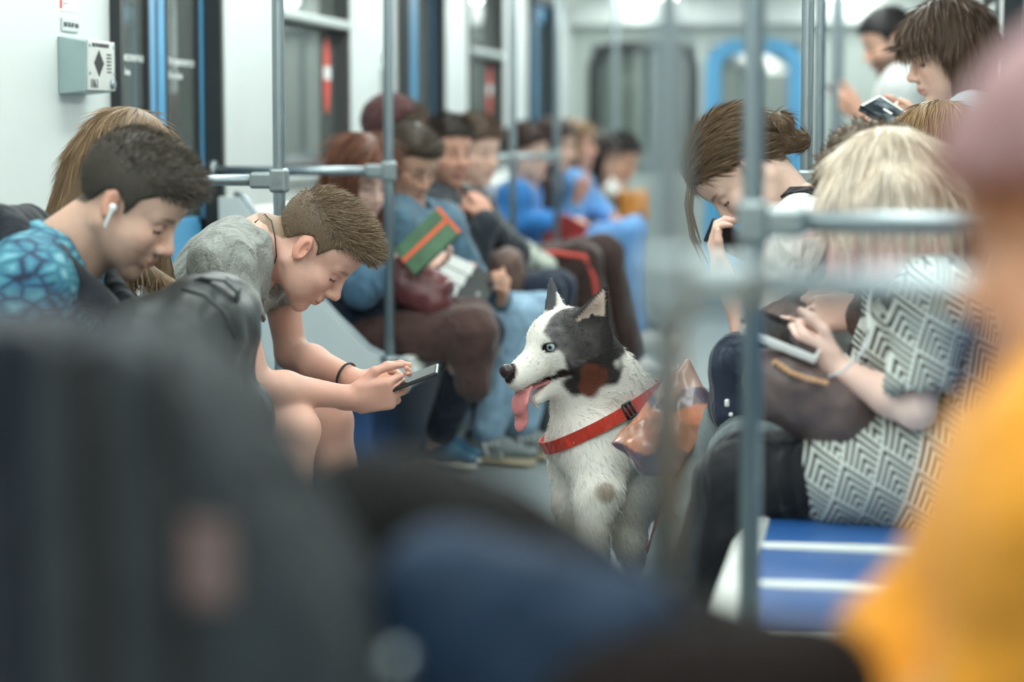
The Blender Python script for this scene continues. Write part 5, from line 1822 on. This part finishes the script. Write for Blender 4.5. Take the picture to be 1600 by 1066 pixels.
# maroon leather bag
e0 = W(660, 450, Y - .05)
e = empty('handbag', e0, 'maroon leather bag on the lap of the red-haired girl', 'handbag')
S_ = SDF(); S_.rbox(W(648, 445, Y - .12), V3(.115, .06, .075), .035, np.array(Matrix.Rotation(math.radians(28), 3, 'Y')), .03); S_.cap(W(612, 420, Y - .14), W(690, 480, Y - .14), .045, .03, .04)
sdf_obj('bag_body', S_, .008, mat('maroon_leather', (.13, .028, .030), .30, 0, .2, 8, .3, 30, .6), e, e0, (.006, 30, 1.4))


def book(label, c, d, n, size, m_cov, parts=(), open_=0.0):
    """d: along the spine, n: out of the front cover"""
    e = empty('book', c, label, 'book')
    R = axes(d, n)
    w, h, t = size
    Geo().box((0, 0, t / 2 - .001), (w, h, .003), .001).build('front_cover', m_cov, e)
    Geo().box((0, 0, -t / 2 + .001), (w, h, .003), .001).build('back_cover', m_cov, e)
    Geo().box((0, -h / 2 + .0015, 0), (w, .003, t)).build('spine', m_cov, e)
    Geo().box((0, .002, 0), (w - .008, h - .010, t - .005)).build('pages', mat('paper', (.66, .65, .58), .8), e)
    for (nm, x0, x1, y0, y1, m_) in parts:
        Geo().box(((x0 + x1) / 2 * w, (y0 + y1) / 2 * h, t / 2 + .0012), ((x1 - x0) * w, (y1 - y0) * h, .001)).build(nm, m_, e)
    e.rotation_euler = Matrix([list(r) for r in R]).to_euler()
    return e


m_green = mat('green_cover', (.075, .155, .085), .45, 0, .3, 12)
m_orange = mat('orange_print', (.78, .13, .05), .45)
m_bkblack = mat('black_cover', (.018, .022, .022), .35, 0, .3, 10)
m_bkwhite = mat('white_cover_print', (.66, .68, .65), .45, 0, .06, 20)
a, b_, c_ = W(617, 388, Y - .20), W(683, 326, Y - .18), W(720, 366, Y - .22)
book('green book with an orange stripe held by the red-haired girl', (a + c_) / 2 + V3(0, 0, .0), b_ - a, np.cross(a - b_, c_ - b_), (.20, .115, .018), m_green,
     [('orange_band', -.5, .5, -.03, .10, m_orange), ('orange_edge', .44, .5, -.5, .5, m_orange)])
Y = 8.3
a, b_, c_ = W(688, 394, Y - .25), W(778, 436, Y - .22), W(752, 486, Y - .30)
book('black and white paperback held low by the man in the denim jacket', (a + c_) / 2, b_ - a, np.cross(a - b_, c_ - b_), (.215, .145, .02), m_bkblack,
     [('white_panel', -.5, .10, .20, .5, m_bkwhite), ('white_panel', -.5, .06, -.14, .16, m_bkwhite), ('white_panel', -.46, .02, -.46, -.18, m_bkwhite), ('grey_spot', .3, .36, -.2, -.1, mat('grey_spot', (.3, .33, .3), .5))])
a, b_ = W(665, 415, Y - .2), W(655, 436, Y - .2)
book('thin yellow booklet behind the black and white paperback', W(662, 424, Y - .15), a - b_, V3(.6, -.7, .2), (.08, .05, .006), mat('yellow_cover', (.55, .30, .03), .5))

# man in the maroon cap, sitting further back
Y = 8.52
p5 = sitter('man in a maroon knit cap sitting just past the denim jacket', Y, (618, 212), (.93, .05, -.18), PV=V3(-1.82, Y, .54), N=W(600, 285, Y), skin=SKIN3, hair_col=(.12, .08, .055), hair='short', hat=dict(m=m_maroon, th=.012, z=.045, sl=.85),
    top=dict(m=m_navy, sleeve=1.9, t=.016), legs=dict(m=m_black), shoes=dict(m=m_shoeb), seed=12)
# man in the denim jacket
Y = 8.10
p6 = sitter('man in a denim jacket and pale jeans looking down at a paperback', Y, (640, 252), (.66, -.52, -.55), PV=V3(-1.78, Y, .52), N=W(632, 322, Y), skin=SKIN3, hair_col=(.085, .062, .043), hair='short', hth=.005, htop=.018, stubble=.25, hx=(((.02, 0, .080), (.07, .066, .040), .03),),
    Sr=W(618, 362, Y - .17), Sl=W(690, 352, Y + .17), Er=W(655, 470, Y - .2), El=W(745, 455, Y + .15), Wr=W(695, 458, Y - .02), Wl=W(782, 468, Y + .02), hands=dict(r=dict(d=V3(.7, -.1, .4), n=V3(0, .7, .5)), l=dict(d=V3(.3, -.6, .55), n=V3(-.6, -.3, .3), curl=(45, 50, 30))),
    Kr=W(815, 500, 8.22), Kl=W(848, 492, 8.42), Ar=V3(-1.32, 8.16, .095), Al=V3(-1.22, 8.32, .095), toe=V3(.95, -.25, 0),
    top=dict(m=cloth('blue_denim_jacket', (.075, .145, .20), .85, .35), t=.020, sleeve=1.9, name='jacket'), legs=dict(m=m_paledenim, w=1.08), shoes=dict(m=m_shoe, sole=mat('cream_sole', (.55, .47, .32), .7), stripes=mat('white_stripe', (.7, .72, .70), .5)), seed=13)
# man in the dark jacket
Y = 8.90
p7 = sitter('man in a dark jacket with his chin up, looking across the carriage', Y, (700, 238), (.62, -.76, -.12), PV=V3(-1.80, Y, .52), N=W(690, 302, Y), skin=(.58, .33, .24), hair_col=(.05, .036, .026), hair='short', hth=.011, htop=.03, stubble=.3,
    Sr=W(668, 336, Y - .16), Sl=W(738, 330, Y + .16), Er=W(735, 405, Y - .2), El=W(800, 395, Y + .12), Wr=W(760, 345, Y - .18), Wl=W(745, 340, Y - .05), hands=dict(r=dict(d=V3(-.3, .3, .8), n=V3(-.6, .6, 0)), l=dict(d=V3(-.8, -.3, .3), n=V3(0, -.5, -.7))),
    Kr=W(850, 455, Y - .1), Kl=W(870, 450, Y + .1),
    top=dict(m=cloth('charcoal_jacket', (.022, .028, .036), .7), t=.024, sleeve=1.92, name='jacket', neck=.07), legs=dict(m=m_navy), shoes=dict(m=m_shoeb), seed=14)
# passenger half hidden past him, dark red-piped trousers
Y = 9.42
p8 = sitter('passenger in pale grey, mostly hidden behind the man in the dark jacket', Y, (742, 236), (.75, -.55, -.2), fem=True, PV=V3(-1.72, Y, .52), skin=SKIN2, hair_col=(.13, .08, .05), hair='short', hth=.014,
    Kr=W(905, 412, Y - .10), Kl=W(940, 400, Y + .05), Ar=W(945, 590, Y - .1), Al=W(985, 560, Y + .1),
    top=dict(m=m_greybeige, sleeve=1.9, t=.02), legs=dict(m=m_brownred, w=1.25), shoes=dict(m=m_wshoe), seed=15)
g = Geo(W(960, 480, Y)); kp, ap = W(905, 412, Y - .10), W(945, 590, Y - .1)
g.tube([tuple(p) for p in (kp + V3(-.22, -.085, .045), kp + V3(-.08, -.088, .045), kp + V3(.03, -.080, .03), kp + V3(.062, -.062, -.05), kp * .5 + ap * .5 + V3(.045, -.062, 0), kp * .15 + ap * .85 + V3(.03, -.058, 0))], .011, 8)
o = g.build('red_piping', mat('red_piping', (.55, .06, .045), .6)); o.parent = p8['root']; o.location = Vector(W(960, 480, Y)) - Vector(p8['base'])
# bags on their laps
e0 = W(815, 420, 9.15)
e = empty('camouflage_bag', e0, 'grey-green camouflage bag on the lap past the dark jacket', 'bag')
S_ = SDF(); S_.rbox(W(812, 412, 9.12), V3(.14, .11, .085), .06, np.array(Matrix.Rotation(math.radians(30), 3, 'Y')), .03)
mm, N_, L_, B_ = new_mat('camouflage_cloth')
tc = N_.new('ShaderNodeTexCoord'); no = N_.new('ShaderNodeTexNoise'); no.inputs['Scale'].default_value = 11; no.inputs['Detail'].default_value = 2
cr = N_.new('ShaderNodeValToRGB'); cr.color_ramp.interpolation = 'CONSTANT'
cr.color_ramp.elements[0].color = (.05, .06, .055, 1); cr.color_ramp.elements[1].position = .60; cr.color_ramp.elements[1].color = (.42, .46, .38, 1)
q = cr.color_ramp.elements.new(.44); q.color = (.16, .19, .16, 1); q = cr.color_ramp.elements.new(.52); q.color = (.26, .30, .27, 1)
L_.new(tc.outputs['Object'], no.inputs['Vector']); L_.new(no.outputs['Fac'], cr.inputs[0]); L_.new(cr.outputs[0], B_.inputs['Base Color']); B_.inputs['Roughness'].default_value = .7
sdf_obj('bag_body', S_, .012, mm, e, e0, (.006, 24, .2))
e0 = W(780, 430, 8.85)
S_ = SDF(); S_.rbox(W(785, 432, 8.80), V3(.085, .09, .10), .05, np.array(Matrix.Rotation(math.radians(-12), 3, 'Y')), .03)
S_.cap(W(765, 395, 8.75), W(800, 398, 8.75), .010, .010, .01)
tag(sdf_obj('shopping_bag', S_, .010, mat('brown_checked_bag', (.10, .055, .042), .6, 0, .5, 28), None, e0, (.006, 26, 1.2)), 'brown cloth bag below the sleeve of the dark jacket', 'bag')

# far bench
Y = 11.72; h9 = W(824, 240, Y)
p9 = sitter('woman with short dark hair in a bright blue jacket, red book on her lap', Y, (824, 240), (.93, -.30, -.12), fem=True, coarse=1.4, b=1.06, PV=V3(-1.76, Y, .52), skin=SKIN2, hair_col=(.065, .035, .028), hair='short', hth=.022, htop=.03,
    Er=W(795, 345, Y - .2), El=W(830, 345, Y + .2), Wr=W(875, 350, Y - .1), Wl=W(890, 345, Y + .05), top=dict(m=m_blue, sleeve=1.9, t=.022, name='jacket'), legs=dict(m=cloth('pink_floral_skirt', (.30, .20, .22), .85, .5)), shoes=dict(m=m_shoeb), seed=16)
book('red book held open by the woman in the bright blue jacket', W(885, 365, Y - .16), V3(.55, -.2, .75), V3(.4, -.9, 0), (.17, .15, .02), mat('red_cover', (.36, .03, .03), .5, 0, .3, 14))
Y = 12.15; h10 = W(866, 226, Y)
p10 = sitter('long dark-haired passenger between the blue jacket and the light blue shirt', Y, (866, 226), (.9, -.1, -.2), fem=True, coarse=1.5, skin=SKIN2, hair_col=(.055, .032, .026), hair='long', locks=hang(h10, (-1, 0), ln=.32, r=.055), top=dict(m=m_brownred, sleeve=1.9), legs=dict(m=m_black), shoes=dict(m=m_shoeb), seed=17)
Y = 12.60; h11 = W(898, 226, Y)
p11 = sitter('fair-haired passenger in a light blue shirt with one hand raised, far left', Y, (898, 226), (.95, -.15, -.05), fem=True, coarse=1.5, PV=V3(-1.70, Y, .52), N=W(900, 275, Y), skin=(.58, .33, .25), hair_col=(.30, .19, .10), hair='long', locks=hang(h11, (-1, 0), ln=.14, r=.05),
    Er=W(890, 340, Y - .2), El=W(940, 330, Y + .15), Wr=W(905, 305, Y - .22), Wl=W(965, 345, Y + .1), hands=dict(r=dict(d=V3(.5, 0, .8), n=V3(-.5, .5, 0))), Kr=W(985, 362, Y - .1), Kl=W(995, 358, Y + .1), top=dict(m=m_lblue, sleeve=1.35, t=.018), legs=dict(m=m_lblue), shoes=dict(m=m_wshoe), seed=18)
Y = 13.15; h12 = W(936, 246, Y)
p12 = sitter('passenger in black with dark hair beyond the light blue shirt', Y, (936, 246), (.9, -.2, -.3), fem=True, coarse=1.6, skin=SKIN3, hair_col=(.03, .02, .018), hair='long', locks=hang(h12, (-1, 0), ln=.2, r=.05), top=dict(m=m_black, sleeve=1.9), legs=dict(m=m_black), shoes=dict(m=m_shoeb), seed=19)
Y = 13.65
p13 = sitter('farthest passenger on the left, white shirt and dark hair, head bent', Y, (972, 246), (.75, -.5, -.45), coarse=1.6, skin=SKIN3, hair_col=(.03, .022, .02), hair='short', top=dict(m=m_white, sleeve=1.3), legs=dict(m=m_navy), shoes=dict(m=m_shoeb), seed=20)
e0 = W(992, 325, 13.4)
S_ = SDF(); S_.rbox(W(992, 325, 13.4), V3(.10, .06, .10), .03, None, .02)
tag(sdf_obj('gift_bag', S_, .014, mat('orange_and_green_bag', (.62, .25, .04), .4, 0, .6, 12), None, e0), 'small bright orange bag on the lap of the farthest passenger', 'bag')
# bearded reader's book on the right: the standing woman's
Y = 6.55
a, b_, c_ = W(1345, 178, Y - .30), W(1372, 146, Y - .16), W(1446, 192, Y - .2)
def photo_cover():
    m, N, L, B = new_mat('dark_photo_cover')
    tc = N.new('ShaderNodeTexCoord'); n = N.new('ShaderNodeTexNoise'); n.inputs['Scale'].default_value = 22; n.inputs['Detail'].default_value = 3
    r = N.new('ShaderNodeValToRGB'); r.color_ramp.elements[0].position = .45; r.color_ramp.elements[0].color = (.012, .018, .026, 1); r.color_ramp.elements[1].position = .75; r.color_ramp.elements[1].color = (.30, .36, .40, 1)
    L.new(tc.outputs['Object'], n.inputs['Vector']); L.new(n.outputs['Fac'], r.inputs[0]); L.new(r.outputs[0], B.inputs['Base Color']); B.inputs['Roughness'].default_value = .3
    return m
m_ph = photo_cover()
book('dark picture book with white marks held by the standing woman', (a + c_) / 2, c_ - b_, np.cross(a - b_, c_ - b_), (.155, .105, .016), m_ph,
     [('white_title', -.22, -.05, -.06, .04, M_WHITE), ('white_title', .05, .22, -.08, .02, M_WHITE), ('white_border', -.5, .5, .44, .5, M_WHITE), ('white_border', -.5, -.46, -.5, .5, M_WHITE)])

# ------------------------------------------------------------------ bags beside the dog
# glossy printed carrier bag
e0 = W(1045, 650, 5.18)
e = empty('carrier_bag', e0, 'glossy carrier bag printed in orange and violet between the dog and the grey jeans', 'bag')
S_ = SDF()
corn = [W(1077, 546, 5.20), W(1128, 648, 5.20), W(1062, 745, 5.20), W(1008, 738, 5.20), W(964, 690, 5.20)]
def bagf(x, y, z):
    d = None
    for i in range(5):
        p, q_ = corn[i], corn[(i + 1) % 5]
        ex, ez = q_[0] - p[0], q_[2] - p[2]; l = math.hypot(ex, ez)
        t = (x - p[0]) * (-ez / l) + (z - p[2]) * (ex / l)
        d = t if d is None else np.maximum(d, t)
    th = .012 + .075 * np.clip((corn[0][2] - z) / .22, 0, 1)
    yy = np.abs(y - 5.20) - th
    return np.maximum(d, yy) + .35 * np.maximum(0, .05 + np.minimum(d, 0)) * np.maximum(0, .05 + np.minimum(yy, 0)) / .05
S_.fn(bagf, np.min(corn, 0) - .1, np.max(corn, 0) + .1, 'add', .01)
def print_cols(P):
    n1 = wob(P[:, 0], P[:, 1], P[:, 2], 28, .7); n2 = wob(P[:, 2], P[:, 0], P[:, 1], 55, 1.9)
    t = np.clip((P[:, 2] - .38) / .28, 0, 1) + .12 * n1
    c = np.where((t < .30)[:, None], V3(.13, .085, .12), np.where((t < .48)[:, None], V3(.42, .18, .11), np.where((t < .62)[:, None], V3(.66, .24, .13), np.where((t < .76)[:, None], V3(.16, .13, .17), V3(.55, .36, .31)))))
    st = np.clip(wob(P[:, 0] * 1.0 + P[:, 2] * .8, P[:, 1] * .2, P[:, 2] * .2, 150, .6), 0, 1)[:, None]
    c = c * (1 - .6 * st) + V3(.60, .42, .34) * .6 * st
    return c
sdf_obj('bag_body', S_, .006, attr_mat('glossy_print', .16, .6), e, e0, (.008, 34, .3), print_cols)
# navy rucksack on the girl's knees
e0 = W(1165, 620, 5.20)
e = empty('rucksack', e0, 'navy rucksack standing on the knees of the girl in the white t-shirt', 'rucksack')
S_ = SDF(); S_.rbox(W(1176, 612, 5.16), V3(.085, .10, .105), .06, np.array(Matrix.Rotation(math.radians(12), 3, 'Y')), .03); S_.cap(W(1150, 560, 5.12), W(1200, 548, 5.16), .05, .045, .05)
sdf_obj('bag_body', S_, .007, cloth('navy_canvas', (.022, .032, .055), .7), e, e0, (.006, 26, .8))
Geo(e0).box(tuple(W(1136, 630, 5.02)), (.010, .010, .016), .003).box(tuple(W(1142, 648, 5.02)), (.008, .008, .008), .002).build('clasp', m_wplastic, e)
# black bag behind the dog's chin
e0 = V3(-1.21, 8.48, 0)
S_ = SDF(); S_.rbox(V3(-1.205, 8.50, .15), V3(.07, .09, .145), .04, np.array(Matrix.Rotation(math.radians(5), 3, 'Y')), .02); S_.cap(V3(-1.27, 8.42, .20), V3(-1.29, 8.42, .14), .012, .012, .01)
o = sdf_obj('floor_bag', S_, .008, m_nylon, None, e0, (.005, 30, .8)); tag(o, 'black bag standing on the floor by the grey sneakers, below the dog\'s chin', 'bag')

# ------------------------------------------------------------------ luggage in the near foreground, out of focus
Y = 1.62
m_lug = cloth('charcoal_luggage_cloth', (.027, .033, .037), .75, .12, .3, 20, 0)
m_lugd = cloth('dark_webbing', (.012, .011, .012), .8)
m_lugn = cloth('navy_pocket_cloth', (.010, .014, .022), .8)
e0 = V3(*W(260, 900, Y)[:2], 0)
e = empty('travel_backpack', e0, 'tall charcoal travel backpack standing in the aisle, very blurred, with two dark straps', 'backpack')
dep = .10
xl = W(110, 700, Y)[0]; x_tr = W(360, 600, Y)[0]; x_br = W(650, 1066, Y)[0]; z_t = W(200, 560, Y)[2]; z_b = W(200, 1066, Y)[2]
poly = [(xl, .02), (x_br + .10, .02), (x_br + .12, .06), (x_br + .11, z_b - .22), (x_br, z_b), (x_tr, z_t - .02), (x_tr - .03, z_t + .01), (xl + .02, z_t + .03), (xl, z_t)]
Geo(e0).prism(poly, 1, Y - dep, Y + dep, .02).build('bag_body', m_lug, e, smooth=False)
x2 = W(-120, 700, Y)[0]
Geo(e0).prism([(x2, .05), (xl + .004, .05), (xl + .004, z_t + .02), (xl - .01, z_t + .03), (x2, z_t + .03)], 1, Y - dep * .9, Y + dep * .9, .015).build('side_pocket', m_lugn, e, smooth=False)
for u0, u1, ww in ((132, 156, .022), (258, 280, .014)):
    p = W(u0, 540, Y - dep - .006); q_ = W(u1, 1066, Y - dep - .006); q_ = p + (q_ - p) * ((p[2] - .10) / (p[2] - q_[2]))
    p[1] = q_[1] = Y - dep - .004
    Geo(e0).ribbon([tuple(p), tuple((p + q_) / 2), tuple(q_)], [(0, -1, 0)] * 3, ww, .008).build('strap', m_lugd, e)
pt = W(320, 880, Y - dep - .006)
Geo(e0).box((pt[0], Y - dep - .003, pt[2]), (.035, .004, .055), .002).build('luggage_tag', mat('dull_pink_tag', (.145, .092, .085), .7, 0, .15, 20), e)
pt = W(655, 996, Y)
S_ = SDF(); S_.ball(V3(pt[0], Y - dep + .02, pt[2]), .009, .01); sdf_obj('buckle', S_, .003, M_CHROME, e, e0)
# sloping black holdall behind it
Yh = 1.86
e0 = V3(*W(830, 950, Yh)[:2], 0)
e = empty('holdall', e0, 'large black holdall with a sloping top standing in the aisle, very blurred', 'bag')
S_ = SDF()
top = [W(590, 825, Yh), W(680, 850, Yh), W(790, 905, Yh), W(900, 970, Yh), W(1040, 1050, Yh), W(1180, 1100, Yh)]
for a, b_ in zip(top[:-1], top[1:]):
    S_.cap(a, b_, .050, .050, .03)
for a in top:
    S_.cap(a, V3(a[0], Yh, .10), .052, .085, .05)
sdf_obj('bag_body', S_, .010, cloth('black_holdall_cloth', (.010, .010, .010), .85, sheen=0), e, e0, (.004, 22, .6))
# rounded navy bag in front of it
Yn = 1.66
e0 = V3(*W(830, 1000, Yn)[:2], 0)
e = empty('navy_bag', e0, 'rounded navy bag standing in front of the black holdall, very blurred', 'bag')
S_ = SDF()
a, b_ = W(700, 935, Yn), W(960, 1015, Yn)
S_.cap(a, b_, .040, .044, .03)
for p in (a, (a + b_) / 2, b_):
    S_.cap(p, V3(p[0], Yn, .08), .042, .075, .05)
sdf_obj('bag_body', S_, .009, cloth('navy_bag_cloth', (.013, .028, .056), .7, sheen=0), e, e0, (.003, 22, .6))
# dark brown tote on the knees of the woman in yellow
Yt = 1.60
e0 = W(1120, 1080, Yt)
e = empty('tote_bag', e0, 'dark brown tote bag on the lap of the woman in yellow, very blurred', 'bag')
S_ = SDF(); S_.rbox(W(1130, 1260, Yt), V3(.12, .08, .12), .06, np.array(Matrix.Rotation(math.radians(-8), 3, 'Y')), .04)
sdf_obj('bag_body', S_, .010, mat('dark_brown_leather', (.010, .007, .0065), .9, 0, .2, 10, 0, 60, .1), e, e0, (.004, 22, .6))
